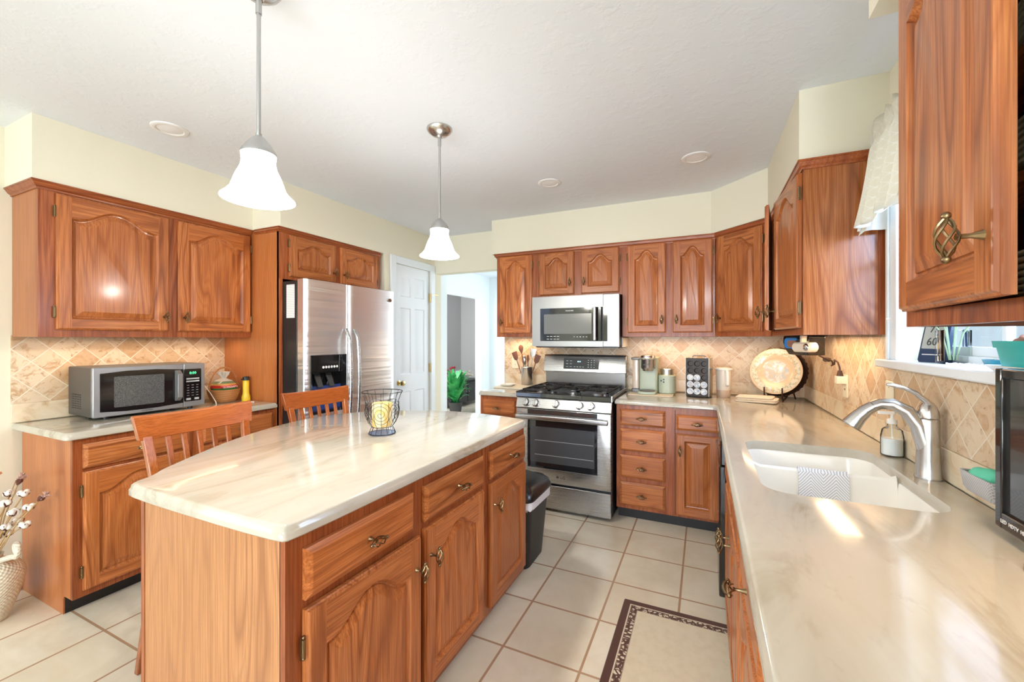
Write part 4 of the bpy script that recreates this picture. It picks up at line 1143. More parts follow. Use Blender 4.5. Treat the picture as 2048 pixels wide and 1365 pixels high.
# ------------------------------------------------------------------ chairs
def chair(label, x, y):
    """counter stool facing +X; local x forward, y along the back"""
    c = thing('counter_stool', label, 'stool', (x, y, 0), group='slat-back stools at the island')
    w2 = 0.19
    seat = round_poly([(0.02, -0.19), (0.355, -0.21), (0.355, 0.21), (0.02, 0.19)], 0.03)
    b = B(); b.loops([[(u, v_, z) for u, v_ in offset(seat, d)] for d, z in ((0.012, 0.595), (0.0, 0.605), (0.0, 0.625), (0.012, 0.635))]); b.out('seat', chair_wood, c)
    bx = lambda z: -0.012 - 0.085 * max(0, (z - 0.60) / 0.41) ** 1.1       # lean of the back
    for sg in (-1, 1):
        b = B(); L = []
        for z, e in ((0.0, 0.03), (0.30, 0.012), (0.62, 0.0), (0.80, 0.008), (0.94, 0.022)):
            xx = bx(z) - (0.10 * (1 - z / 0.62) if z < 0.62 else 0); yy_ = sg * (w2 - 0.012 + e * 0.7); a_ = 0.016
            L.append([(xx - 0.013, yy_ - a_, z), (xx + 0.013, yy_ - a_, z), (xx + 0.013, yy_ + a_, z), (xx - 0.013, yy_ + a_, z)])
        b.loops(L); b.out('back_post', chair_wood_v, c, bevel=0.004)
        b = B().loops([[(q - 0.016, yv - 0.016, z), (q + 0.016, yv - 0.016, z), (q + 0.016, yv + 0.016, z), (q - 0.016, yv + 0.016, z)] for q, yv, z in ((0.345, sg * 0.205, 0.0), (0.325, sg * 0.185, 0.597))])
        b.out('leg', chair_wood_v, c, bevel=0.004)
    # crest rail, gently curved and flared
    b = B(); L = []
    for i in range(11):
        t = -1 + 2 * i / 10; yv = 0.222 * t; cur = -0.016 * (1 - t * t); e = 0.012 * t * t
        q = [(bx(0.925) + cur - 0.012, 0.925 + e * 0.2), (bx(0.925) + cur + 0.012, 0.925 + e * 0.2), (bx(1.015) + cur + 0.010, 1.012 + e * 0.6), (bx(1.018) + cur, 1.018 + e * 0.6), (bx(1.015) + cur - 0.012, 1.012 + e * 0.6)]
        L.append([(x_, yv * (1 + 0.05 * (z_ > 1.0)), z_) for x_, z_ in q])
    b.loops(L); b.out('crest_rail', chair_wood, c, bevel=0.003)
    for i in range(5):
        yv = -0.118 + 0.059 * i
        cur = -0.010 * (1 - (yv / 0.2) ** 2)
        b = B().loops([[(bx(z) + k * cur - 0.006, yv * s_ - 0.010, z), (bx(z) + k * cur + 0.006, yv * s_ - 0.010, z), (bx(z) + k * cur + 0.006, yv * s_ + 0.010, z), (bx(z) + k * cur - 0.006, yv * s_ + 0.010, z)] for z, k, s_ in ((0.665, 0.3, 0.9), (0.80, 1, 0.97), (0.93, 1.3, 1.0))])
        b.out('slat', chair_wood_v, c, bevel=0.003)
    b = B().box(bx(0.66) - 0.012, bx(0.66) + 0.012, -0.18, 0.18, 0.64, 0.672); b.out('lower_rail', chair_wood, c, bevel=0.004)
    for sg in (-1, 1): B().tube([(0.335, sg * 0.198, 0.22), (-0.08, sg * 0.185, 0.22)], 0.010, 8).out('stretcher', chair_wood, c)
    B().tube([(0.338, -0.199, 0.18), (0.338, 0.199, 0.18)], 0.012, 8).out('foot_rest', chair_wood, c)
    B().tube([(-0.09, -0.19, 0.30), (-0.09, 0.19, 0.30)], 0.010, 8).out('stretcher', chair_wood, c)
    return c


chair('nearer slat-back wooden stool at the bowed side of the island', -1.92, 1.075)
chair('farther slat-back wooden stool in front of the refrigerator', -2.015, 1.775)

# ------------------------------------------------------------------ floor things
t = thing('trash_can', 'black swing-lid trash can with white liner between island and stove', 'trash can', (-1.02, 2.315, 0))
Q = lambda x, y, z, r=0.05: [(u, v_, z) for u, v_ in rrect(-x, x, -y, y, r, 5)]
tex_b = plain('black_rough_plastic', (0.016, 0.016, 0.017), 0.45)
B().loops([Q(0.10, 0.135, 0.0), Q(0.105, 0.14, 0.006), Q(0.135, 0.172, 0.47), Q(0.139, 0.176, 0.472), Q(0.139, 0.176, 0.478)]).out('bin_body', tex_b, t)
b = B().loops([Q(0.1385, 0.1755, 0.43), Q(0.144, 0.181, 0.434), Q(0.143, 0.18, 0.455), Q(0.1465, 0.1835, 0.488), Q(0.13, 0.168, 0.489)], c0=False, c1=False)
random.seed(3)
for i in range(len(b.v)):
    x, y, z = b.v[i]; k = 1 + random.uniform(-0.006, 0.01); b.v[i] = (x * k, y * k, z + random.uniform(-0.012, 0.006) * (z < 0.44))
b.out('liner', plain('white_bin_liner', (0.78, 0.78, 0.80), 0.4), t)
b = B().loops([Q(0.150, 0.186, 0.488), Q(0.152, 0.188, 0.50), Q(0.150, 0.186, 0.512), Q(0.140, 0.176, 0.545), Q(0.115, 0.15, 0.575), Q(0.08, 0.11, 0.588), Q(0.03, 0.05, 0.592)])
b.out('lid', plain('black_shiny_plastic', (0.014, 0.014, 0.015), 0.25), t)
b = B()
prf = [(-0.10, 0.560), (-0.07, 0.590), (0.0, 0.602), (0.07, 0.590), (0.10, 0.560)]
b.loops([[(y_ * 0.9, x_, z_) for y_, z_ in prf] for x_ in (-0.105, -0.10, 0.10, 0.105)], closed=False, c0=False, c1=False)
b.out('swing_flap', plain('black_shiny_plastic_flap', (0.014, 0.014, 0.015), 0.22), t)

t.scale = (1, 1, 0.83)

# rug
rg = N('cream_rug'); tc = rg.new('TexCoord'); sx_ = rg.new('SeparateXYZ'); rg.l.new(tc.outputs['Object'], sx_.inputs[0])
RWX, RWY = 0.27, 0.62
ex = rg.math('SUBTRACT', RWX, rg.math('ABSOLUTE', sx_.outputs['X'])); ey = rg.math('SUBTRACT', RWY, rg.math('ABSOLUTE', sx_.outputs['Y']))
e_ = rg.math('MINIMUM', ex, ey)
v = tc.outputs['Object']
vo = rg.new('TexVoronoi', feature='DISTANCE_TO_EDGE'); rg.l.new(v, vo.inputs['Vector']); vo.inputs['Scale'].default_value = 42
w1 = rg.new('TexWave'); w1.wave_type = 'RINGS'; rg.l.new(v, w1.inputs['Vector']); w1.inputs['Scale'].default_value = 14; w1.inputs['Distortion'].default_value = 9; w1.inputs['Detail Scale'].default_value = 3.5
orn = rg.math('MULTIPLY', rg.ramp(vo.outputs['Distance'], [(0.10, (0, 0, 0)), (0.16, (1, 1, 1))]), rg.ramp(w1.outputs['Fac'], [(0.35, (0.1, 0.1, 0.1)), (0.55, (1, 1, 1))]))
brown, cream = (0.085, 0.028, 0.016, 1), (0.74, 0.66, 0.49, 1)
band = rg.mix(orn, brown, cream)
dots = rg.math('GREATER_THAN', rg.math('SINE', rg.math('MULTIPLY', rg.math('ADD', sx_.outputs['X'], sx_.outputs['Y']), 900)), 0.0)
dotc = rg.mix(dots, brown, cream)
def step(a): return rg.math('GREATER_THAN', e_, a)
fld = rg.mix(rg.ramp(rg.noise(v, 30, 4, 0.6), [(0.45, (0, 0, 0)), (0.65, (0.5, 0.5, 0.5))]), cream, (0.66, 0.57, 0.40, 1))
c_ = rg.mix(step(0.034), brown, cream)
c_ = rg.mix(step(0.0385), c_, dotc); c_ = rg.mix(step(0.041), c_, band); c_ = rg.mix(step(0.071), c_, dotc); c_ = rg.mix(step(0.0745), c_, fld)
rg.base(c_); rg.set(rough=0.9, sheen=0.2); rg.bump(rg.noise(v, 500, 2), 0.15, 0.002)
tag(B().rbox(-RWX, RWX, -RWY, RWY, 0.0005, 0.008, 0.006, 2, e=0.003).out('floor_rug', rg.mat, loc=(-0.096, 1.533, 0)), 'cream kitchen rug with brown border in front of the sink base', 'rug')

# vase with cotton stems on the floor at the left
vm = N('cream_textured_ceramic'); vm.set(base=(0.74, 0.68, 0.55, 1), rough=0.55)
sx_ = vm.new('SeparateXYZ'); tc = vm.new('TexCoord'); vm.l.new(tc.outputs['Object'], sx_.inputs[0])
at_ = vm.math('ARCTAN2', sx_.outputs['Y'], sx_.outputs['X'])
hh_ = vm.math('MULTIPLY', vm.math('SINE', vm.math('MULTIPLY', at_, 38)), vm.math('SINE', vm.math('MULTIPLY', sx_.outputs['Z'], 380)))
vm.bump(hh_, 0.5, 0.004)
vs = thing('floor_vase', 'cream textured vase on the floor beside the left base cabinet', 'vase', (-3.04, 0.735, 0))
B().lathe([(0.001, 0), (0.055, 0.0), (0.062, 0.006), (0.085, 0.07), (0.108, 0.14), (0.118, 0.20), (0.112, 0.235), (0.09, 0.262), (0.055, 0.28), (0.042, 0.292), (0.046, 0.31), (0.040, 0.31), (0.036, 0.29), (0.03, 0.26), (0.001, 0.25)], n=40).out('vase_body', vm.mat, vs)
pts = [(0.045, 0.02, 0.285), (0.075, 0.035, 0.296)]
for k in range(15):
    a = -1.9 + 2 * PI * k / 12; r_ = 0.034 - 0.0012 * k
    pts.append((0.108 + r_ * math.cos(a) * 0.9, 0.052 + 0.012 * (k / 14), 0.335 + r_ * math.sin(a)))
B().tube(pts, [0.012] * 14 + [0.010, 0.008, 0.004], 10).out('curled_handle', vm.mat, vs)
stem_m = plain('dry_stem_tan', (0.42, 0.27, 0.12), 0.8); husk_m = plain('cotton_husk_brown', (0.11, 0.035, 0.02), 0.7)
cotton_m = plain('cotton_white', (0.85, 0.82, 0.76), 0.95); pod_m = plain('dried_thistle_pink', (0.52, 0.33, 0.28), 0.9); leaf_m = plain('dry_orange_leaf', (0.42, 0.12, 0.03), 0.7)
bolls = [(-2.976, .827, .579), (-3.083, .81, .568), (-3.022, .783, .539), (-2.921, .83, .52), (-2.945, .786, .508), (-3.0, .815, .444), (-2.925, .817, .441), (-2.977, .771, .44), (-3.031, .79, .391), (-3.16, .70, .52), (-3.12, .76, .60), (-3.08, .66, .56)]
names_ = ['rising highest nearest the cabinet', 'highest behind the front ones', 'leaning left of the tallest', 'leaning furthest right over the cabinet side', 'in the middle of the bunch', 'low on the right', 'lowest furthest right', 'low in the middle', 'lowest just above the vase curl', 'leaning far left out of the picture', 'at the back left by the wall', 'at the front left of the bunch']
for k, (p, nm_) in enumerate(zip(bolls, names_)):
    s_ = thing('cotton_stem', 'cotton stem in the floor vase, ' + nm_, 'cotton stem', (-3.04, 0.735, 0.262), group='cotton stems in the floor vase')
    q = Vector(p) - s_.location; q0 = Vector((0.012 * math.cos(k * 2.1), 0.012 * math.sin(k * 2.1), 0.0)); mid = q0.lerp(q, 0.55) + Vector((0, 0, 0.04))
    B().tube([q0, q0.lerp(mid, 0.5) + Vector((0, 0, 0.012)), mid, q * 0.98], 0.003, 6).out('stem', stem_m, s_)
    b = B()
    for j in range(4):
        a = j * PI / 2 + k; b.ball((q.x + 0.010 * math.cos(a), q.y + 0.010 * math.sin(a), q.z + 0.006 * (j % 2)), 0.013, 7)
    b.out('cotton_boll', cotton_m, s_)
    b = B()
    for j in range(5):
        a = j * 2 * PI / 5 + k
        b.tube([q - Vector((0, 0, 0.016)), q + Vector((0.015 * math.cos(a), 0.015 * math.sin(a), -0.004)), q + Vector((0.022 * math.cos(a), 0.022 * math.sin(a), 0.012))], [0.003, 0.005, 0.001], 5)
    b.out('husk', husk_m, s_)
for (x, y, z), nm_ in zip([(-3.034, .833, .641), (-2.846, .854, .576)], ('upright by the wall edge', 'leaning right in front of the cabinet end')):
    s_ = thing('dried_thistle', 'pink dried thistle head in the floor vase, ' + nm_, 'dried flower', (-3.04, 0.735, 0.262), group='dried thistles in the floor vase')
    q = Vector((x, y, z)) - s_.location; dr = (q - Vector((0, 0, 0.12))).normalized()
    B().tube([(0.0, 0.008, 0), q * 0.5 + Vector((0, 0, 0.03)), q - dr * 0.02], 0.0028, 6).out('stem', stem_m, s_)
    b = B(); random.seed(5)
    for j in range(46):
        v_ = (dr + Vector((random.uniform(-1, 1), random.uniform(-1, 1), random.uniform(-1, 1))) * 0.85).normalized()
        c0_ = q + dr * random.uniform(-0.012, 0.012); b.tube([c0_, c0_ + v_ * 0.020], [0.003, 0.0015], 4)
    b.out('thistle_head', pod_m, s_)
    b = B().tube([q - dr * 0.03, q - dr * 0.012, q], [0.004, 0.014, 0.010], 8); b.out('calyx', husk_m, s_)
for (x, y, z, a), nm_ in zip(((-3.11, .838, .62, 0.3), (-3.16, .79, .66, 0.9)), ('lower', 'upper')):
    s_ = thing('dry_leaf_stem', f'{nm_} dry orange leaf spray in the floor vase', 'dried leaf', (-3.04, 0.735, 0.262), group='dry leaves in the floor vase')
    q = Vector((x, y, z)) - s_.location
    B().tube([(0, 0, 0), q * 0.5 + Vector((0, 0, 0.04)), q], 0.002, 5).out('stem', stem_m, s_)
    b = B().loops([[(q.x + t_ * 0.06, q.y + w_ * 0.5, q.z + t_ * 0.01 + w_) for w_ in (-h_, 0, h_)] + [(q.x + t_ * 0.06, q.y + 0.002, q.z + t_ * 0.01)] for t_, h_ in ((-0.1, 0.001), (0.25, 0.008), (0.6, 0.009), (1.0, 0.001))])
    b.out('leaf', leaf_m, s_)

# ------------------------------------------------------------------ left worktop
m_ = thing('countertop_microwave', 'silver countertop microwave with dark window on the left worktop', 'microwave', (-2.945, 1.065, 0.885), 88)
MW = 0.535; h0, h1 = 0.016, 0.285
silver = plain('silver_painted_steel', (0.36, 0.36, 0.36), 0.35, 0.7)
B().rbox(0.0, MW, 0.022, 0.315, h0, h1, 0.006, 2, 'y', 0.002).out('case', plain('grey_microwave_case', (0.11, 0.11, 0.11), 0.4, 0.6), m_)
b = B()
for i in range(4):
    for j in range(7): b.box(-0.0012, 0.0, 0.150 + i * 0.032, 0.150 + i * 0.032 + 0.022, 0.055 + j * 0.0125, 0.055 + j * 0.0125 + 0.005)
b.out('vent_grid', black_sat, m_)['kind'] = 'stuff'
for x in (0.05, MW - 0.08):
    for y in (0.05, 0.27): B().cyl((x + 0.02, y, 0.0), (x + 0.02, y, 0.018), 0.014, n=12).out('foot', black_sat, m_)
d = B().rbox(0.0, 0.415, 0.0, 0.022, h0, h1, 0.006, 2, 'y', 0.003).out('door', silver, m_)
b = B().prism([(0.028, 0.045), (0.14, 0.036), (0.28, 0.036), (0.413, 0.045), (0.413, 0.252), (0.28, 0.262), (0.14, 0.262), (0.028, 0.252)], -0.003, 0.002, 'y'); b.out('door_glass', black_gloss, d)
wm = N('speckled_window'); wm.base(wm.ramp(wm.noise(wm.coord(), 400, 1), [(0.4, (0.05, 0.05, 0.05)), (0.6, (0.14, 0.14, 0.14))])); wm.set(rough=0.15)
B().rbox(0.085, 0.315, -0.0042, -0.002, 0.062, 0.232, 0.006, 3, 'y').out('window', wm.mat, d)
B().loops([[(0.368, -0.004, z), (0.398, -0.004, z), (0.398, -o_, z), (0.372, -o_ - 0.002, z)] for z, o_ in ((0.062, 0.006), (0.085, 0.034), (0.225, 0.034), (0.248, 0.006))]).out('handle', silver, d, bevel=0.003)
text('lettering', 'TOSHIBA', 0.0135, (0.235, -0.0003, 0.0265), plain('dark_brand_print', (0.03, 0.03, 0.03), 0.4), d)
cp = B().rbox(0.417, MW, 0.0, 0.022, h0, h1, 0.006, 2, 'y', 0.003).out('control_panel', silver, m_)
B().rbox(0.419, MW - 0.022, -0.002, 0.002, 0.050, 0.252, 0.006, 3, 'y').out('key_panel', black_gloss, cp)
text('clock_digits', '0:00', 0.022, (0.466, -0.0025, 0.226), green_led, cp)
b = B()
for z in (0.186, 0.170): b.box(0.430, 0.502, -0.0025, -0.002, z, z + 0.009)
for i in range(3):
    for j in range(5): b.box(0.434 + i * 0.025, 0.434 + i * 0.025 + 0.012, -0.0025, -0.002, 0.085 + j * 0.016, 0.0875 + j * 0.016)
b.box(0.430, 0.455, -0.0025, -0.002, 0.058, 0.070); b.box(0.475, 0.50, -0.0025, -0.002, 0.058, 0.070)
b.out('keypad', plain('grey_key_print', (0.45, 0.45, 0.45), 0.5), cp)['kind'] = 'stuff'

bk = thing('bread_basket', 'orange woven basket with a hoop handle on the left worktop', 'basket', (-3.06, 1.795, 0.885))
wk = N('orange_wicker'); v = wk.coord('Object')
wv = wk.new('TexWave', wave_type='BANDS', bands_direction='Z'); wk.l.new(v, wv.inputs['Vector']); wv.inputs['Scale'].default_value = 42; wv.inputs['Distortion'].default_value = 1.2
wk.base(wk.ramp(wv.outputs['Fac'], [(0.2, (0.36, 0.13, 0.035)), (0.7, (0.66, 0.30, 0.10))])); wk.set(rough=0.6); wk.bump(wv.outputs['Fac'], 0.6, 0.004); wk = wk.mat
B().lathe([(0.001, 0.0), (0.062, 0.0), (0.070, 0.004), (0.082, 0.025), (0.094, 0.06), (0.099, 0.085), (0.101, 0.088), (0.097, 0.090), (0.088, 0.06), (0.072, 0.012), (0.001, 0.010)], n=36).out('basket_body', wk, bk)
pts = [(0.0, 0.098 * math.cos(PI * i / 16), 0.075 + 0.165 * math.sin(PI * i / 16)) for i in range(17)]
B().tube(pts, 0.006, 8, flat=0.6).out('handle', wk, bk)
bg_ = thing('bread_bag', 'clear bread bag with red and green print in the orange basket', 'bag', (-3.06, 1.795, 0.895))
pm = N('printed_bread_bag'); tc = pm.new('TexCoord'); sx_ = pm.new('SeparateXYZ'); pm.l.new(tc.outputs['Object'], sx_.inputs[0])
pm.base(pm.ramp(sx_.outputs['Z'], [(0.0, (0.45, 0.22, 0.07)), (0.076, (0.03, 0.22, 0.06)), (0.088, (0.62, 0.04, 0.03)), (0.108, (0.60, 0.30, 0.08)), (0.118, (0.16, 0.20, 0.10)), (0.134, (0.60, 0.54, 0.46)), (0.15, (0.66, 0.60, 0.52))]))
for e_ in pm.n:
    if e_.type == 'VALTORGB': e_.color_ramp.interpolation = 'CONSTANT'
pm.set(rough=0.15, coat=0.5)
wr_ = lambda a, z: 0.04 * math.sin(5 * a + 40 * z) + 0.015 * math.sin(11 * a - 30 * z)
B().lathe([(0.001, 0.003), (0.055, 0.003), (0.064, 0.045), (0.074, 0.08), (0.080, 0.10), (0.074, 0.118), (0.055, 0.138), (0.022, 0.152), (0.012, 0.158)], n=40, wob=wr_).out('bag_body', pm.mat, bg_)
text('lettering', 'GUARDAPO', 0.018, (0.0835, -0.005, 0.098), plain('white_bag_print', (0.8, 0.8, 0.78), 0.4), bg_, rot=(PI / 2, 0, PI / 2))
B().lathe([(0.012, 0.156), (0.018, 0.166), (0.030, 0.182), (0.036, 0.200), (0.032, 0.200), (0.024, 0.184), (0.008, 0.168)], (0.0, 0.0, 0.0), 30, c0=False, c1=False, wob=lambda a, z: 0.22 * math.sin(6 * a + 60 * z)).out('bag_neck', plain('crinkled_clear_plastic', (0.72, 0.66, 0.58), 0.15, coat=0.6), bg_)
fl = thing('flashlight', 'yellow flashlight with black cap standing beside the bread basket', 'flashlight', (-2.965, 1.89, 0.885))
B().lathe([(0.001, 0.0), (0.027, 0.0), (0.028, 0.003), (0.028, 0.03), (0.022, 0.046), (0.020, 0.06), (0.020, 0.145), (0.001, 0.145)], n=24).out('flashlight_body', plain('yellow_plastic', (0.80, 0.55, 0.03), 0.35), fl)
B().lathe([(0.001, 0.145), (0.022, 0.145), (0.022, 0.168), (0.018, 0.172), (0.001, 0.172)], n=20).rbox(-0.006, 0.006, -0.034, -0.018, 0.150, 0.160, 0.003, 2).out('cap', black_sat, fl)
cb = B().tube([(-3.262, 1.64, 1.06), (-3.20, 1.65, 1.06), (-3.10, 1.675, 1.03), (-3.02, 1.685, 0.96), (-2.95, 1.68, 0.905), (-2.91, 1.66, 0.8885), (-2.88, 1.63, 0.8885), (-2.84, 1.65, 0.8885), (-2.85, 1.70, 0.8885), (-2.88, 1.76, 0.8885), (-2.87, 1.83, 0.8885), (-2.845, 1.87, 0.8885), (-2.82, 1.85, 0.8885)], 0.0027, 6)
cb = cb.out('charging_cable', white_plastic); tag(cb, 'white charging cord trailing from the wall between microwave and basket', 'cord')
ol = thing('wall_outlet', 'cream wall outlet behind the countertop microwave', 'outlet', (-3.272, 1.64, 1.06), 90)
B().rbox(-0.035, 0.035, -0.006, 0.0, -0.057, 0.057, 0.005, 3, 'y', 0.002).out('face_plate', ivory, ol)
B().rbox(-0.016, 0.016, -0.026, -0.004, -0.016, 0.016, 0.004, 2, 'y', 0.002).out('charger_plug', white_plastic, ol)

# ------------------------------------------------------------------ island top
ch = thing('candle_holder', 'black wire basket candle holder on the island worktop', 'candle holder', (-1.36, 1.50, 0.885))
wire = plain('black_wire', (0.02, 0.022, 0.026), 0.4, 0.6)
pf = [(0.060, 0.004), (0.054, 0.020), (0.047, 0.034), (0.060, 0.052), (0.073, 0.080), (0.077, 0.110), (0.074, 0.135), (0.076, 0.155), (0.084, 0.178), (0.092, 0.195)]
def prof_r(z):
    for (r0, z0), (r1, z1) in zip(pf, pf[1:]):
        if z <= z1: return r0 + (r1 - r0) * (z - z0) / (z1 - z0)
    return pf[-1][0]
b = B()
for k in range(14):
    a = 2 * PI * k / 14; b.tube([(r * math.cos(a), r * math.sin(a), z) for r, z in pf], 0.0011, 5)
b.out('upright_wires', wire, ch)['kind'] = 'stuff'
for z, q in ((0.004, 0.0020), (0.034, 0.0014), (0.195, 0.0020)):
    r = prof_r(z); B().tube([(r * math.cos(2 * PI * k / 40), r * math.sin(2 * PI * k / 40), z) for k in range(40)], q, 5, closed=True).out('ring', wire, ch)
for k in range(5):
    a0 = -0.95 + 2 * PI * k / 5; pts = []
    for i in range(64):
        th = i * 0.36; rr = 0.0022 * th / 0.36 * 0.42 + 0.002; zz = 0.098 + rr * math.sin(th); r = prof_r(zz) + 0.001
        a = a0 + rr * math.cos(th) / 0.076; pts.append((r * math.cos(a), r * math.sin(a), zz))
    B().tube(pts, 0.0010, 4).out('spiral_wire', wire, ch)
B().lathe([(0.001, 0.001), (0.060, 0.001), (0.061, 0.003), (0.059, 0.0045), (0.001, 0.0045)], n=36).out('base_plate', plain('blue_glass_plate', (0.10, 0.20, 0.38), 0.15), ch)
cm = N('cream_yellow_wax'); cm.set(rough=0.5, sss=0.0)
cm.base(cm.ramp(cm.noise(cm.coord(scale=(1, 1, 0.6)), 14, 2, 0.5), [(0.42, (0.82, 0.70, 0.42)), (0.56, (0.84, 0.54, 0.13)), (0.62, (0.84, 0.72, 0.46))]))
cn = thing('pillar_candle', 'cream and yellow pillar candle inside the wire holder', 'candle', (-1.36, 1.50, 0.921))
B().lathe([(0.001, 0.0), (0.0445, 0.0), (0.0455, 0.003), (0.0455, 0.102), (0.043, 0.107), (0.035, 0.107), (0.028, 0.102), (0.001, 0.101)], n=36).out('wax', cm.mat, cn)
B().cyl((0, 0, 0.100), (0.002, 0, 0.112), 0.0012, n=6).out('wick', black_sat, cn)

# ------------------------------------------------------------------ stove wall worktop, left piece
tag(B().rbox(-1.715, -1.375, 3.30, 3.66, 0.886, 0.898, 0.02, 4, e=0.003).out('cutting_board', plain('ivory_cutting_board', (0.80, 0.72, 0.56), 0.35)), 'ivory cutting board left of the stove under the utensil crock', 'cutting board')
cr = thing('utensil_crock', 'stainless utensil crock left of the stove', 'crock', (-1.505, 3.59, 0.8985))
B().lathe([(0.001, 0.0), (0.054, 0.0), (0.056, 0.003), (0.056, 0.160), (0.0575, 0.163), (0.055, 0.165), (0.053, 0.160), (0.053, 0.006), (0.001, 0.005)], n=36).out('crock_body', nickel, cr)
ws = plain('dark_walnut_spoon', (0.16, 0.055, 0.03), 0.5)


def utensil(nm, label, head, dx, dy, q, mat, kind):
    u = thing(nm, label, 'utensil', (-1.505, 3.59, 0.8985), group='utensils in the crock')
    top = Vector(q) - u.location; bot = Vector((dx, dy, 0.012)); ax = (top - bot).normalized()
    side = ax.cross(Vector((0, 1, 0))).normalized(); nr = side.cross(ax)
    B().tube([bot, bot.lerp(top, 0.5), top - ax * 0.03], [0.0045, 0.004, 0.0045], 6).out('handle', mat, u)
    b = B(); L = []
    for t_, w_, th in head:
        c_ = top + ax * t_
        L.append([c_ + side * w_ * math.cos(2 * PI * j / 12) + nr * th * math.sin(2 * PI * j / 12) for j in range(12)])
    b.loops(L); b.out('utensil_head', mat, u); return u


spoon = [(-0.035, 0.005, 0.004), (-0.02, 0.010, 0.004), (0.0, 0.021, 0.005), (0.02, 0.025, 0.005), (0.038, 0.020, 0.004), (0.048, 0.004, 0.003)]
spat = [(-0.035, 0.005, 0.004), (-0.02, 0.022, 0.003), (0.0, 0.026, 0.003), (0.045, 0.029, 0.0025), (0.05, 0.027, 0.002)]
utensil('wooden_spoon', 'round dark wooden spoon standing tallest in the crock', spoon, -0.01, 0.0, (-1.570, 3.60, 1.222), ws, 0)
utensil('slotted_turner', 'brown turner leaning left in the crock', spat, -0.02, -0.02, (-1.622, 3.59, 1.155), ws, 0)
utensil('kitchen_spatula', 'black spatula leaning far right toward the stove', spat, 0.02, -0.01, (-1.405, 3.58, 1.130), ws, 0)
utensil('steel_turner', 'steel-handled turner leaning right in the crock', spat, 0.01, 0.015, (-1.452, 3.60, 1.185), nickel, 0)
utensil('serving_fork', 'small dark serving fork in the middle of the crock', [(-0.03, 0.004, 0.003), (0.0, 0.014, 0.003), (0.03, 0.012, 0.003), (0.04, 0.009, 0.002)], 0.0, 0.02, (-1.505, 3.61, 1.135), ws, 0)
utensil('whisk', 'steel whisk behind the brown turner in the crock', [(-0.05, 0.004, 0.004), (-0.02, 0.016, 0.016), (0.01, 0.020, 0.020), (0.035, 0.014, 0.014), (0.045, 0.004, 0.004)], -0.015, 0.02, (-1.545, 3.62, 1.125), nickel, 0)
sr = B().loops([[(x, y, z) for x, y in rrect(-q, q, -q * 1.5, q * 1.5, q * 0.6, 5)] for q, z in ((0.035, 0.0), (0.045, 0.003), (0.055, 0.016), (0.052, 0.016), (0.042, 0.006), (0.03, 0.004))])
tag(sr.out('spoon_rest', white_plastic, loc=(-1.62, 3.42, 0.8985)), 'white spoon rest lying on the ivory cutting board', 'spoon rest')
ol = thing('wall_outlet', 'ivory double outlet on the tile behind the utensil crock', 'outlet', (-1.682, 3.720, 1.095))
B().rbox(-0.036, 0.036, -0.007, 0.0, -0.058, 0.058, 0.005, 3, 'y', 0.002).out('face_plate', ivory, ol)
for z in (-0.021, 0.021):
    so = B().rbox(-0.016, 0.016, -0.009, -0.006, z - 0.014, z + 0.014, 0.006, 3, 'y', 0.001).out('socket', ivory, ol)
    b = B(); b.box(-0.007, -0.005, -0.0094, -0.0088, z - 0.002, z + 0.006); b.box(0.005, 0.007, -0.0094, -0.0088, z - 0.002, z + 0.006); b.cyl((0, -0.0094, z - 0.008), (0, -0.0088, z - 0.008), 0.002, n=8); b.out('slot', gap_dark, so)

# ------------------------------------------------------------------ stove wall worktop, right piece
tag(B().rbox(-0.545, -0.215, 3.33, 3.66, 0.8855, 0.893, 0.015, 4, e=0.002).out('appliance_mat', plain('cream_mat', (0.76, 0.66, 0.50), 0.6)), 'cream mat under the green coffee maker', 'mat')
sage = plain('sage_green_plastic', (0.45, 0.50, 0.38), 0.35)
cf = thing('coffee_maker', 'sage green single-cup coffee maker with milk frother on a cream mat', 'coffee maker', (-0.405, 3.41, 0.8935))
b = B().rbox(-0.07, 0.07, 0.06, 0.24, 0.012, 0.285, 0.02, 5, e=0.006); b.out('tower', sage, cf)
B().rbox(-0.07, 0.07, -0.06, 0.24, 0.0, 0.022, 0.03, 6, e=0.004).out('base', sage, cf)
B().lathe([(0.001, 0.022), (0.058, 0.022), (0.060, 0.026), (0.055, 0.030), (0.001, 0.030)], (0, -0.0, 0), 28).out('drip_tray', dark_grey, cf)
b = B().lathe([(0.001, 0.178), (0.040, 0.178), (0.046, 0.190), (0.054, 0.20), (0.056, 0.204), (0.056, 0.262), (0.058, 0.266), (0.058, 0.284), (0.052, 0.300), (0.036, 0.306), (0.001, 0.306)], (0, 0.045, 0), 32); b.out('brew_head', nickel, cf)
text('lettering', 'KEURIG', 0.016, (0, -0.0125, 0.228), plain('grey_brand_print', (0.12, 0.12, 0.12), 0.4), cf)
B().tube([(-0.050, 0.02, 0.275), (-0.060, -0.012, 0.275), (0.0, -0.032, 0.277), (0.060, -0.012, 0.275), (0.050, 0.02, 0.275)], 0.006, 8).out('handle', chrome, cf)
b = B().rbox(-0.125, -0.072, 0.07, 0.235, 0.03, 0.262, 0.015, 4, e=0.003); b.out('water_tank', plain('smoky_tank', (0.62, 0.50, 0.40), 0.08, coat=0.4), cf)
B().rbox(-0.135, -0.066, 0.065, 0.24, 0.262, 0.280, 0.012, 4, e=0.003).out('tank_lid', dark_grey, cf)
B().rbox(-0.130, -0.066, 0.062, 0.24, 0.0, 0.03, 0.012, 4, e=0.003).out('tank_base', dark_grey, cf)
b = B().rbox(0.073, 0.200, 0.055, 0.225, 0.0, 0.145, 0.045, 7, e=0.006); b.out('frother_base', sage, cf)
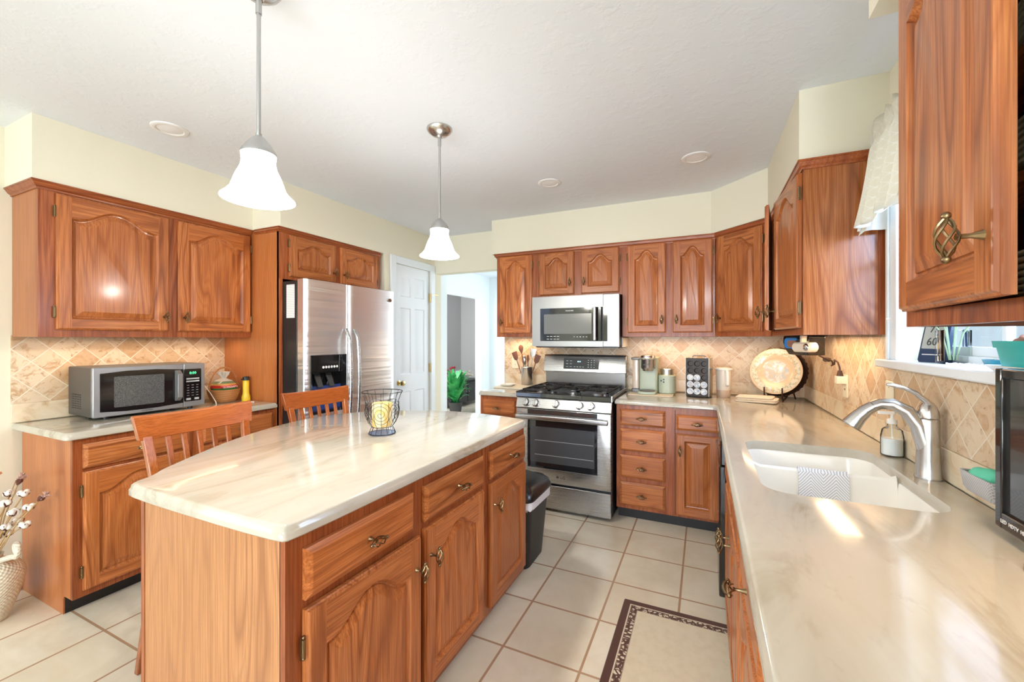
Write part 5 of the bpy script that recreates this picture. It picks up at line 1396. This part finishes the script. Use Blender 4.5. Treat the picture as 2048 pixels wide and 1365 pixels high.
B().lathe([(0.001, 0.145), (0.050, 0.145), (0.050, 0.190), (0.046, 0.194), (0.001, 0.194)], (0.135, 0.14, 0), 28).out('frother_cup', nickel, cf)
for x, z in ((0.107, 0.112), (0.088, 0.102), (0.107, 0.092)): B().cyl((x + 0.01, 0.0555, z), (x + 0.01, 0.0535, z), 0.0065, n=12).out('button', black_sat, cf)

pc = thing('pod_carousel', 'dark coffee pod rack with three columns beside the coffee maker', 'pod rack', (-0.035, 3.475, 0.885), -12)
B().lathe([(0.001, 0.0), (0.088, 0.0), (0.090, 0.004), (0.086, 0.009), (0.001, 0.010)], n=36).out('turntable', black_sat, pc)
rack_d = plain('dark_brown_rack', (0.03, 0.021, 0.018), 0.4)
b = B(); PX = (-0.048, 0.0, 0.048); PZ = [0.045 + 0.052 * i for i in range(5)]; fy = -0.062
B().box(-0.078, 0.078, -0.050, 0.062, 0.012, 0.292).out('core', rack_d, pc, bevel=0.004)
# front plate with round cups
n = 20
for x in PX:
    for z in PZ:
        c0_ = [(x + 0.024 * max(-1, min(1, 1.5 * math.cos(2 * PI * j / n))), fy, z + 0.026 * max(-1, min(1, 1.5 * math.sin(2 * PI * j / n)))) for j in range(n)]
        c1_ = [(x + 0.0205 * math.cos(2 * PI * j / n), fy, z + 0.0205 * math.sin(2 * PI * j / n)) for j in range(n)]
        c2_ = [(x + 0.017 * math.cos(2 * PI * j / n), -0.0505, z + 0.017 * math.sin(2 * PI * j / n)) for j in range(n)]
        b.loops([c0_, c1_, c2_], c0=False)
for x0, x1, z0, z1 in ((-0.080, -0.072, 0.010, 0.294), (0.072, 0.080, 0.010, 0.294), (-0.072, 0.072, 0.010, 0.019), (-0.072, 0.072, 0.279, 0.294)): b.box(x0, x1, fy, -0.05, z0, z1)
b.out('cup_front', rack_d, pc)
for sx0 in (-0.083, 0.080): B().box(sx0, sx0 + 0.003, -0.060, 0.062, 0.010, 0.296).out('side_panel', nickel, pc)
B().tube([(-0.045, 0.0, 0.292), (-0.045, 0.0, 0.306), (-0.038, 0.0, 0.312), (0.038, 0.0, 0.312), (0.045, 0.0, 0.306), (0.045, 0.0, 0.292)], 0.004, 8).out('handle', chrome, pc)
foil = N('printed_pod_foil'); v = foil.coord('Object', rand=9)
foil.base(foil.ramp(foil.noise(v, 70, 2, 0.5), [(0.40, (0.82, 0.82, 0.82)), (0.50, (0.60, 0.66, 0.75)), (0.56, (0.16, 0.28, 0.48)), (0.62, (0.80, 0.72, 0.70)), (0.72, (0.45, 0.30, 0.26))])); foil.set(rough=0.25, metal=0.3)
pod0 = None; Mr = Matrix.Translation(pc.location) @ Matrix.Rotation(math.radians(-12), 4, 'Z')
col_n = ('left', 'middle', 'right'); row_n = ('bottom', 'second from bottom', 'third from bottom', 'fourth', 'top')
for j in range(3):
    for i, x in enumerate(PX):
        if j == 2 and i == 2: continue
        lab = f'white coffee pod in the {col_n[i]} column, {row_n[j]} row of the pod rack'
        if pod0 is None:
            pod0 = thing('coffee_pod', lab, 'coffee pod', (0, 0, 0), group='coffee pods in the rack')
            B().lathe([(0.0225, 0.0), (0.0235, 0.001), (0.0235, 0.003), (0.0205, 0.0035)], n=24, ax='y', c0=False, c1=False).out('rim', white_plastic, pod0)
            B().lathe([(0.001, 0.0025), (0.021, 0.0025), (0.0212, 0.0015), (0.001, 0.001)], n=24, ax='y').out('foil_lid', foil.mat, pod0)
            B().lathe([(0.0205, 0.0), (0.0165, -0.011), (0.001, -0.011)], n=20, ax='y', c0=False).out('pod_cup', white_plastic, pod0)
            p = pod0
        else:
            p = copy_thing(pod0); p['label'] = lab
        p.location = Mr @ Vector((x, fy - 0.0005, PZ[j])); p.rotation_euler = (0, 0, math.radians(-12))

wp = thing('water_pitcher', 'white filter water pitcher with clear base beside the pod rack', 'pitcher', (0.135, 3.54, 0.885), 0)
B().lathe([(0.001, 0.0), (0.044, 0.0), (0.047, 0.004), (0.049, 0.055), (0.001, 0.055)], n=32).out('clear_base', plain('pale_amber_water', (0.62, 0.46, 0.34), 0.06, coat=0.4), wp)
B().lathe([(0.0485, 0.052), (0.050, 0.058), (0.053, 0.14), (0.055, 0.205), (0.001, 0.205)], n=32).out('pitcher_body', plain('milky_plastic', (0.78, 0.70, 0.60), 0.2), wp)
B().lathe([(0.001, 0.205), (0.060, 0.205), (0.062, 0.209), (0.060, 0.217), (0.045, 0.222), (0.001, 0.223)], n=32).out('lid', white_plastic, wp)
B().tube([(0.020, -0.052, 0.200), (0.022, -0.075, 0.195), (0.024, -0.078, 0.15), (0.024, -0.074, 0.10), (0.022, -0.052, 0.088)], 0.011, 10, flat=0.7).out('handle', white_plastic, wp)

cl_m = N('cream_terry_cloth'); cl_m.set(base=(0.80, 0.68, 0.52, 1), rough=0.95, sheen=0.3); cl_m.bump(cl_m.noise(cl_m.coord(), 420, 2), 0.3, 0.002); cl_m = cl_m.mat
tw = thing('folded_towel', 'folded cream kitchen towel lying in front of the decorative plate', 'towel', (0.335, 3.355, 0.8855), -14)
for nm_, z0, z1, g, sk in (('lower_fold', 0.0, 0.013, 0.0, 0.0), ('middle_fold', 0.0125, 0.026, 0.004, 0.006), ('upper_fold', 0.0255, 0.038, 0.012, -0.010)):
    L = []
    for z, q in ((z0, 0.006), (z0 + 0.004, 0.0), (z1 - 0.004, 0.0), (z1, 0.007)):
        L.append([(x + sk, y, z + 0.003 * math.sin(9 * x) + 0.003 * math.cos(12 * y) * (z > 0.004)) for x, y in rrect(-0.125 + q + g, 0.125 - q - g, -0.075 + q, 0.075 - q - g * 0.5, 0.02, 5)])
    b = B(); b.loops([[(x, y, max(0.0, z)) for x, y, z in l] for l in L]); b.out(nm_, cl_m, tw)

# decorative plates on a stand
ps = thing('plate_stand', 'dark metal plate easel holding the decorative plates in the corner', 'plate stand', (0.475, 3.50, 0.885), -22)
for x in (-0.055, 0.055):
    B().tube([(x, -0.092, 0.098), (x, -0.095, 0.090), (x, -0.092, 0.030), (x, -0.080, 0.012), (x, -0.03, 0.014), (x, 0.03, 0.03), (x, 0.075, 0.20)], 0.005, 8).out('front_arm', bronze, ps)
    B().tube([(x, -0.080, 0.014), (x * 1.1, -0.09, 0.006), (x * 1.1, -0.10, 0.006)], 0.005, 8).out('front_foot', bronze, ps)
    B().tube([(x * 0.9, 0.062, 0.15), (x * 1.4, 0.09, 0.07), (x * 1.6, 0.11, 0.006)], 0.005, 8).out('back_leg', bronze, ps)
for z, y in ((0.20, 0.075), (0.03, 0.03)): B().tube([(-0.055, y, z), (0.055, y, z)], 0.004, 8).out('cross_bar', bronze, ps)
Mp = Matrix.Translation((0.475, 3.50, 0.885)) @ Matrix.Rotation(math.radians(-22), 4, 'Z') @ Matrix.Translation((0, -0.004, 0.202)) @ Matrix.Rotation(math.radians(-14), 4, 'X')
dpm = N('cream_flower_plate'); sx_ = dpm.new('SeparateXYZ'); tc = dpm.new('TexCoord'); dpm.l.new(tc.outputs['Object'], sx_.inputs[0])
rr_ = dpm.math('SQRT', dpm.math('ADD', dpm.math('POWER', sx_.outputs['X'], 2), dpm.math('POWER', sx_.outputs['Z'], 2)))
flow = dpm.ramp(dpm.noise(tc.outputs['Object'], 55, 3, 0.6), [(0.38, (0.66, 0.56, 0.42)), (0.48, (0.62, 0.62, 0.54)), (0.54, (0.36, 0.38, 0.26)), (0.62, (0.60, 0.44, 0.28))])
cen = dpm.ramp(dpm.noise(tc.outputs['Object'], 32, 3, 0.6, 1.0), [(0.36, (0.66, 0.64, 0.56)), (0.46, (0.50, 0.55, 0.60)), (0.54, (0.60, 0.44, 0.26)), (0.64, (0.40, 0.48, 0.56))])
g1_ = dpm.math('MULTIPLY', rr_, 5.0)
mk = dpm.ramp(g1_, [(0.0, (1, 1, 1)), (0.40, (0, 0, 0))]); 
cc = dpm.mix(dpm.math('LESS_THAN', rr_, 0.078), (0.60, 0.47, 0.33, 1), cen)
rim_ = dpm.math('MULTIPLY', dpm.math('GREATER_THAN', rr_, 0.118), dpm.math('LESS_THAN', rr_, 0.152))
cc = dpm.mix(rim_, cc, flow); dpm.base(cc); dpm.set(rough=0.15, coat=0.4)
pl_ = B().lathe([(0.001, -0.006), (0.085, -0.006), (0.098, 0.001), (0.110, 0.010), (0.150, 0.016), (0.163, 0.019), (0.165, 0.017), (0.150, 0.010), (0.110, 0.003), (0.09, -0.012), (0.001, -0.012)], n=64, ax='y')
o = tag(pl_.out('decorative_plate', dpm.mat), 'large round cream plate with floral rim on the corner easel', 'plate'); o.matrix_world = Mp @ Matrix.Translation((0, -0.022, 0))
pl_ = B().lathe([(0.001, 0.0), (0.13, 0.0), (0.165, 0.006), (0.174, 0.010), (0.174, 0.006), (0.13, -0.006), (0.001, -0.006)], n=96, ax='y', wob=lambda a, z: 0.018 * math.cos(32 * a) if z > 0.004 else 0)
o = tag(pl_.out('charger_plate', bronze), 'dark scalloped charger plate behind the cream floral plate', 'plate'); o.matrix_world = Mp @ Matrix.Translation((0.016, 0.004, 0.002))

# under-cabinet can opener
co = thing('can_opener', 'black under-cabinet can opener with blue window and cream lever arm', 'can opener', (0.47, 2.80, 1.343), -62)
B().prism([(-0.095, 0.0), (0.09, 0.0), (0.09, -0.108), (-0.055, -0.108), (-0.09, -0.075), (-0.105, -0.04), (-0.105, -0.015)], 0.0, 0.10, 'y').out('housing', black_gloss, co, bevel=0.005)
B().rbox(-0.088, 0.02, -0.003, 0.0, -0.072, -0.012, 0.02, 5, 'y', 0.001).out('window', plain('blue_gloss_window', (0.03, 0.22, 0.62), 0.08, coat=0.5), co)
B().rbox(-0.062, 0.012, -0.0045, -0.003, -0.066, -0.026, 0.018, 5, 'y').out('window_panel', plain('brown_tinted_window', (0.30, 0.15, 0.10), 0.15), co)
B().lathe([(0.001, 0.004), (0.028, 0.004), (0.030, 0.001), (0.030, -0.002)], (0.025, 0, -0.048), 24, ax='y', c1=False).out('drive_wheel', plain('dark_purple_brown', (0.03, 0.018, 0.02), 0.3), co)
b = B(); b.rbox(0.062, 0.195, -0.075, -0.020, -0.088, -0.036, 0.024, 7, 'y', 0.008); b.box(0.07, 0.082, -0.03, 0.03, -0.05, 0.0)
b.out('lever_arm', plain('cream_appliance_plastic', (0.82, 0.70, 0.58), 0.35), co)
B().lathe([(0.001, 0.006), (0.014, 0.005), (0.019, 0.001), (0.020, -0.002)], (0.168, -0.075, -0.062), 24, ax='y', c1=False).out('magnet_disc', chrome, co)
b = B().tube([(0.565, 2.735, 1.235), (0.60, 2.75, 1.215), (0.635, 2.80, 1.205), (0.650, 2.845, 1.19), (0.648, 2.86, 1.175), (0.655, 2.835, 1.185), (0.648, 2.80, 1.205), (0.640, 2.765, 1.212), (0.648, 2.74, 1.200), (0.653, 2.73, 1.175), (0.654, 2.728, 1.155)], 0.0042, 8)
b.tube([(0.600, 2.775, 1.212), (0.612, 2.795, 1.213), (0.626, 2.815, 1.21)], 0.012, 8)
b.cyl((0.654, 2.728, 1.158), (0.654, 2.728, 1.128), 0.009, 0.016, 10)
tag(b.out('power_cord', plain('brown_cord', (0.05, 0.02, 0.014), 0.5)), 'brown looped power cord hanging from the black can opener to the outlet', 'cord')
ol = thing('wall_outlet', 'ivory outlet with plugged adapter on the tile under the can opener', 'outlet', (0.682, 2.728, 1.076), -90)
B().rbox(-0.036, 0.036, -0.007, 0.0, -0.060, 0.060, 0.005, 3, 'y', 0.002).out('face_plate', ivory, ol)
B().rbox(-0.024, 0.024, -0.046, -0.006, 0.012, 0.052, 0.005, 3, 'y', 0.002).out('plug_adapter', plain('ivory_adapter', (0.84, 0.78, 0.64), 0.4), ol)
b = B(); b.box(-0.007, -0.004, -0.0078, -0.0066, -0.022, -0.012); b.box(0.004, 0.007, -0.0078, -0.0066, -0.022, -0.012); b.out('slot', gap_dark, ol)
ol = thing('switch_plate', 'blank ivory wall plate on the tile beside the faucet lever', 'switch plate', (0.682, 2.155, 1.10), -90)
B().rbox(-0.038, 0.038, -0.006, 0.0, -0.055, 0.055, 0.005, 3, 'y', 0.002).out('face_plate', ivory, ol)
for z in (-0.03, 0.03): B().cyl((0, -0.0065, z), (0, -0.0055, z), 0.003, n=8).out('screw', brass_l, ol)

# ------------------------------------------------------------------ window sill
SZ = 1.2435
ck = thing('weather_clock', 'blue-black digital weather clock on the window sill', 'clock', (0.712, 1.925, SZ), -68)
blk = plain('blue_black_plastic', (0.015, 0.04, 0.10), 0.3)
tl = Matrix.Rotation(math.radians(-12), 4, 'X')
b = B().rbox(-0.048, 0.048, 0.0, 0.022, 0.0, 0.165, 0.01, 4, 'y', 0.003).xf(tl); cb_ = b.out('clock_body', blk, ck)
B().prism([(0.0, 0.0), (0.05, 0.0), (0.02, 0.06)], -0.04, 0.04, 'x').out('stand', blk, ck)
B().rbox(-0.038, 0.038, -0.002, 0.001, 0.048, 0.155, 0.004, 3, 'y').xf(tl).out('display', plain('grey_lcd', (0.42, 0.44, 0.42), 0.2), ck)
dgm = plain('lcd_digits', (0.04, 0.05, 0.05), 0.4)
for tx, sz, z in (('60', 0.040, 0.072), ('73', 0.032, 0.116)):
    tq = text('digits', tx, sz, tuple(tl @ Vector((-0.002, -0.003, z))), dgm, ck, rot=(PI / 2 - math.radians(12), 0, 0))
b = B().box(-0.032, 0.032, -0.001, 0.001, 0.026, 0.029).xf(tl); b.out('status_bar', white_mark, ck)
vz = thing('glass_vase', 'clear square glass vase with stems on the window sill', 'vase', (0.742, 1.845, SZ))
Q = lambda g, z: [(x, y, z) for x, y in rrect(-0.034 + g, 0.034 - g, -0.034 + g, 0.034 - g, 0.008, 4)]
B().loops([Q(0.0, 0.0), Q(0.0, 0.11), Q(0.003, 0.112), Q(0.004, 0.008), Q(0.02, 0.007)]).out('vase_body', glass, vz)
grn = plain('pale_green_leaf', (0.35, 0.48, 0.30), 0.6)
random.seed(11)
for i in range(7):
    a = i * 0.9; q = Vector((0.05 * math.cos(a), 0.05 * math.sin(a), 0.14 + 0.02 * (i % 3)))
    st_ = B().tube([(0.008 * math.cos(a), 0.008 * math.sin(a), 0.012), q * 0.5 + Vector((0, 0, 0.03)), q], 0.0022, 5).out('stem', grn, vz)
    b = B()
    for k in range(3):
        d_ = Vector((random.uniform(-1, 1), random.uniform(-1, 1), random.uniform(0, .6))).normalized(); sd_ = d_.cross(Vector((0, 0, 1))).normalized()
        b.loops([[q + d_ * t_ * 0.035 + sd_ * w_ + Vector((0, 0, u_)) for w_, u_ in ((-h_, 0), (0, 0.002), (h_, 0), (0, -0.002))] for t_, h_ in ((0, 0.001), (0.3, 0.008), (0.65, 0.008), (1, 0.001))])
    b.out('leaves', plain('bleached_leaf', (0.72, 0.78, 0.74), 0.6) if i % 2 else grn, st_)
# woven doily, planter and saucer
b = B(); random.seed(4)
for i in range(16):
    cx, cy = 0.705 + 0.05 * (i % 3) / 2 + random.uniform(-.004, .004), 1.755 - 0.013 * i + random.uniform(-.004, .004); q = random.uniform(0.010, 0.016)
    b.tube([(cx + q * math.cos(2 * PI * k / 14), cy + q * math.sin(2 * PI * k / 14), SZ + 0.0035 + 0.0015 * math.sin(3 * 2 * PI * k / 14)) for k in range(14)], 0.003, 5, closed=True)
o = tag(b.out('crochet_doily', plain('white_crochet_yarn', (0.84, 0.84, 0.82), 0.9)), 'white crocheted doily on the sill between vase and planter', 'doily'); o['kind'] = 'stuff'
sc_ = B().loops([[(x, y, z) for x, y in rrect(-0.058 + g, 0.058 - g, -0.10 + g, 0.10 - g, 0.02, 4)] for g, z in ((0.012, 0.0), (0.004, 0.010), (0.0, 0.016), (0.004, 0.016), (0.010, 0.006), (0.016, 0.004))])
tag(sc_.out('saucer', white_plastic, loc=(0.708, 1.385, SZ)), 'white plastic tray under the turquoise planter', 'tray')
pt = thing('planter', 'turquoise plastic planter of succulents on the window sill', 'planter', (0.712, 1.385, SZ + 0.0045))
trq = plain('turquoise_plastic', (0.02, 0.42, 0.42), 0.35)
Q = lambda g, z: [(x, y, z) for x, y in rrect(-0.048 + g, 0.048 - g, -0.090 + g, 0.090 - g, 0.012, 4)]
B().loops([Q(0.012, 0.0), Q(0.004, 0.055), Q(0.0, 0.055), Q(-0.002, 0.072), Q(0.002, 0.072), Q(0.005, 0.060)]).out('pot', trq, pt)
B().loops([Q(0.006, 0.056), Q(0.006, 0.060)]).out('soil', plain('potting_soil', (0.05, 0.03, 0.02), 0.9), pt)
for k, (y, c_) in enumerate(((-0.05, (0.30, 0.10, 0.07)), (0.0, (0.16, 0.26, 0.18)), (0.05, (0.32, 0.14, 0.09)))):
    b = B()
    for j in range(12):
        a = j * 2.4; r = 0.006 + 0.0012 * j
        b.ball((r * math.cos(a), y + r * math.sin(a), 0.078 - 0.0012 * j), 0.009, 6, 1, 1, 1.3)
    b.out('succulent', plain('succulent_leaf_%d' % k, c_, 0.4), pt)
o = B().loops([[(x, y, z) for x, y in rrect(-0.03 + g, 0.03 - g, -0.03 + g, 0.03 - g, 0.012, 4)] for g, z in ((0.006, 0), (0.0, 0.022), (0.003, 0.022), (0.009, 0.003))])
tag(o.out('blue_dish', plain('blue_green_glaze', (0.03, 0.25, 0.34), 0.3), loc=(0.765, 1.655, SZ)), 'small blue dish on the sill behind the doily', 'dish')

# ------------------------------------------------------------------ curtain valance
cv = N('cream_lattice_fabric'); tc = cv.new('TexCoord'); sx_ = cv.new('SeparateXYZ'); cv.l.new(tc.outputs['UV'], sx_.inputs[0])
ux = cv.math('MULTIPLY', sx_.outputs['X'], 2 * PI); uz = cv.math('MULTIPLY', sx_.outputs['Y'], 2 * PI)
lat = cv.math('ABSOLUTE', cv.math('MULTIPLY', cv.math('SINE', cv.math('ADD', ux, uz)), cv.math('SINE', cv.math('SUBTRACT', ux, uz))))
cv.base(cv.ramp(lat, [(0.03, (0.86, 0.85, 0.80)), (0.10, (0.76, 0.71, 0.60))])); cv.set(rough=0.9)
tl_ = cv.new('BsdfTranslucent'); tl_.inputs['Color'].default_value = (0.80, 0.76, 0.66, 1); ms = cv.new('MixShader'); ms.inputs[0].default_value = 0.35
cv.l.new(cv.p.outputs[0], ms.inputs[1]); cv.l.new(tl_.outputs[0], ms.inputs[2]); cv.l.new(ms.outputs[0], cv.n['Material Output'].inputs['Surface'])
vl = thing('curtain_valance', 'cream lattice-pattern gathered valance over the sink window', 'curtain', (0.62, 1.70, 2.10), group=None)
NY, NZ = 170, 18; Y0_, Y1_ = 0.42, -0.44
vs_, uv_, fs_ = [], [], []
for j in range(NZ + 1):
    v_ = j / NZ; z = 0.075 - 0.40 * v_
    for i in range(NY + 1):
        u_ = i / NY; y = Y0_ + (Y1_ - Y0_) * u_
        ph = u_ * 2 * PI * 9; g = 0.010 + 0.020 * v_; pinch = math.exp(-((z - 0.0) / 0.02) ** 2)
        x = -0.006 - 0.045 * v_ ** 1.4 + (g * math.sin(ph + 0.8 * math.sin(ph * 0.5 + 3 * v_)) + 0.006 * math.sin(ph * 2.3)) * (1 - 0.75 * pinch)
        edge = max(0.0, 1 - u_ / 0.10); z2 = z + (0.012 * math.sin(ph * 0.5) + 0.02 * math.sin(ph)) * v_ ** 3 * 0.8 + 0.010 * math.sin(ph * 1.3) * (v_ < 0.1) - 0.03 * edge * v_ ** 2
        y2 = y + edge * 0.012 * v_
        vs_.append((x, y2, z2)); uv_.append((u_ * 14, v_ * 6))
for j in range(NZ):
    for i in range(NY):
        a = j * (NY + 1) + i; fs_.append((a, a + 1, a + NY + 2, a + NY + 1))
me = bpy.data.meshes.new('valance_fabric'); me.from_pydata(vs_, [], fs_); me.materials.append(cv.mat)
ul = me.uv_layers.new(name='uv')
for lp in me.loops: ul.data[lp.index].uv = uv_[lp.vertex_index]
me.polygons.foreach_set('use_smooth', [True] * len(me.polygons)); me.update()
fo = link('fabric', me, vl); so = fo.modifiers.new('thickness', 'SOLIDIFY'); so.thickness = 0.0015
# return from rod end to wall
b = B(); L = []
for j in range(NZ + 1):
    v_ = j / NZ; z = 0.075 - 0.41 * v_
    x0_ = -0.006 - 0.045 * v_ ** 1.4
    L.append([(x0_ + (0.066 - x0_) * t_ / 5, Y0_ + 0.004 + 0.012 * v_ + 0.007 * v_ * math.sin(t_ * 2.2) + (0.0012 if s_ else 0), z + 0.0) for s_ in (0, 1) for t_ in (range(6) if not s_ else range(5, -1, -1))])
b.loops(L); b.out('side_return', cv.mat, vl)
b = B().tube([(0.068, 0.425, 0.0), (0.0, 0.425, 0.0), (-0.002, 0.41, 0.0), (-0.002, -0.43, 0.0), (0.0, -0.445, 0.0), (0.068, -0.445, 0.0)], 0.006, 8); b.out('curtain_rod', white_paint, vl)
kb = B().ball((0, 0, 0), 0.008, 8); kb.cyl((0, 0, 0.006), (0, 0, 0.30), 0.001, n=5)
tag(kb.out('blind_cord', white_plastic, loc=(0.668, 2.135, 1.405)), 'white blind cord with a small ball end at the left window casing', 'cord')

# ------------------------------------------------------------------ room beyond the opening
sb = thing('sideboard', 'low black sideboard in the grey room beyond the hall opening', 'sideboard', (-4.30, 7.15, 0), 90)
B().box(-0.55, 0.55, 0.0, 0.40, 0.06, 0.47).out('carcass', black_sat, sb, bevel=0.004)
B().box(-0.57, 0.57, -0.015, 0.41, 0.47, 0.495).out('top', black_sat, sb, bevel=0.003)
for x in (-0.54, 0.01):
    dd = B().rbox(x, x + 0.53, -0.018, 0.0, 0.08, 0.455, 0.004, 2, 'y', 0.003).out('door', plain('dark_grey_door', (0.05, 0.052, 0.06), 0.25), sb); B().ball((x + (0.5 if x < 0 else 0.03), -0.024, 0.28), 0.012, 6).out('knob', nickel, dd)
for x in (-0.5, 0.5):
    for y in (0.05, 0.35): B().cyl((x, y, 0), (x, y, 0.06), 0.02, n=8).out('foot', black_sat, sb)
pf_ = thing('picture_frame', 'small white picture frame on the black sideboard', 'picture frame', (-4.42, 7.03, 0.4955), 60)
B().rbox(-0.07, 0.07, -0.008, 0.008, 0.0, 0.20, 0.004, 2, 'y', 0.002).out('frame', white_paint, pf_)
B().box(-0.045, 0.045, -0.0095, -0.008, 0.035, 0.165).out('picture', plain('dark_photo', (0.05, 0.05, 0.08), 0.3), pf_)
B().box(-0.01, 0.01, 0.006, 0.07, 0.0, 0.012).out('strut', white_paint, pf_)
gb = thing('gift_bouquet', 'cellophane wrapped cream bouquet on the black sideboard', 'bouquet', (-4.47, 7.36, 0.4955))
b = B(); random.seed(9)
for i in range(26): b.ball((random.gauss(0, 0.05), random.gauss(0, 0.05), 0.09 + random.gauss(0, 0.035)), 0.026, 6)
b.out('blossoms', plain('cream_blossom', (0.62, 0.55, 0.45), 0.8), gb)
B().lathe([(0.001, 0), (0.06, 0), (0.055, 0.03), (0.07, 0.08)], n=16, c1=False).out('wrapping', plain('wrapping_film', (0.55, 0.55, 0.55), 0.2), gb)
rf = thing('red_flowers', 'small pot of red flowers at the back of the black sideboard', 'flowers', (-4.52, 6.80, 0.4955))
B().lathe([(0.001, 0), (0.05, 0), (0.065, 0.10), (0.06, 0.10), (0.001, 0.09)], n=20).out('pot', plain('beige_pot', (0.55, 0.42, 0.30), 0.6), rf)
b = B()
for i in range(18): b.ball((random.gauss(0, 0.06), random.gauss(0, 0.06), 0.20 + random.gauss(0, 0.05)), 0.025, 6)
b.out('blossoms', plain('red_petals', (0.35, 0.02, 0.04), 0.6), rf)
hp = thing('leafy_plant', 'bright green leafy plant standing in front of the black sideboard', 'plant', (-3.95, 6.18, 0.0))
B().lathe([(0.001, 0), (0.09, 0), (0.12, 0.22), (0.11, 0.22), (0.001, 0.20)], n=24).out('pot', plain('dark_pot', (0.04, 0.04, 0.04), 0.5), hp)
leafg = N('glossy_green_leaf'); leafg.base(leafg.ramp(leafg.noise(leafg.coord(), 6, 2), [(0.35, (0.015, 0.20, 0.05)), (0.65, (0.07, 0.46, 0.13))])); leafg.set(rough=0.35)
b = B(); random.seed(21)
for i in range(90):
    a = random.uniform(0, 2 * PI); hgt = random.uniform(0.20, 0.80); R0 = random.uniform(0.14, 0.27)
    d_ = Vector((math.cos(a), math.sin(a), 0)); sd_ = Vector((-d_.y, d_.x, 0)); L = []
    for t_, w_ in ((0.0, 0.004), (0.3, 0.026), (0.6, 0.032), (0.85, 0.018), (1.0, 0.002)):
        c_ = d_ * (0.03 + R0 * t_) + Vector((0, 0, 0.20 + hgt * (1 - (1 - t_) ** 2) * 0.8 - 0.25 * t_ ** 2 * R0))
        L.append([c_ - sd_ * w_, c_ + Vector((0, 0, -0.006)), c_ + sd_ * w_, c_ + Vector((0, 0, -0.002))])
    b.loops(L)
b.out('foliage', leafg.mat, hp)['kind'] = 'stuff'
hc = thing('dining_chair', 'blue-grey dining chair back glimpsed in the hall', 'chair', (-2.86, 6.10, 0), 180)
bl = plain('blue_grey_paint', (0.07, 0.16, 0.22), 0.5)
B().rbox(-0.20, 0.22, -0.20, 0.20, 0.43, 0.46, 0.03, 4, e=0.004).out('seat', bl, hc)
for y in (-0.18, 0.18):
    B().box(-0.21, -0.18, y - 0.015, y + 0.015, 0.0, 0.98).out('back_post', bl, hc); B().box(0.17, 0.20, y - 0.015, y + 0.015, 0.0, 0.43).out('leg', bl, hc)
for z in (0.60, 0.74, 0.90): B().box(-0.205, -0.185, -0.165, 0.165, z, z + 0.07).out('back_rail', bl, hc)
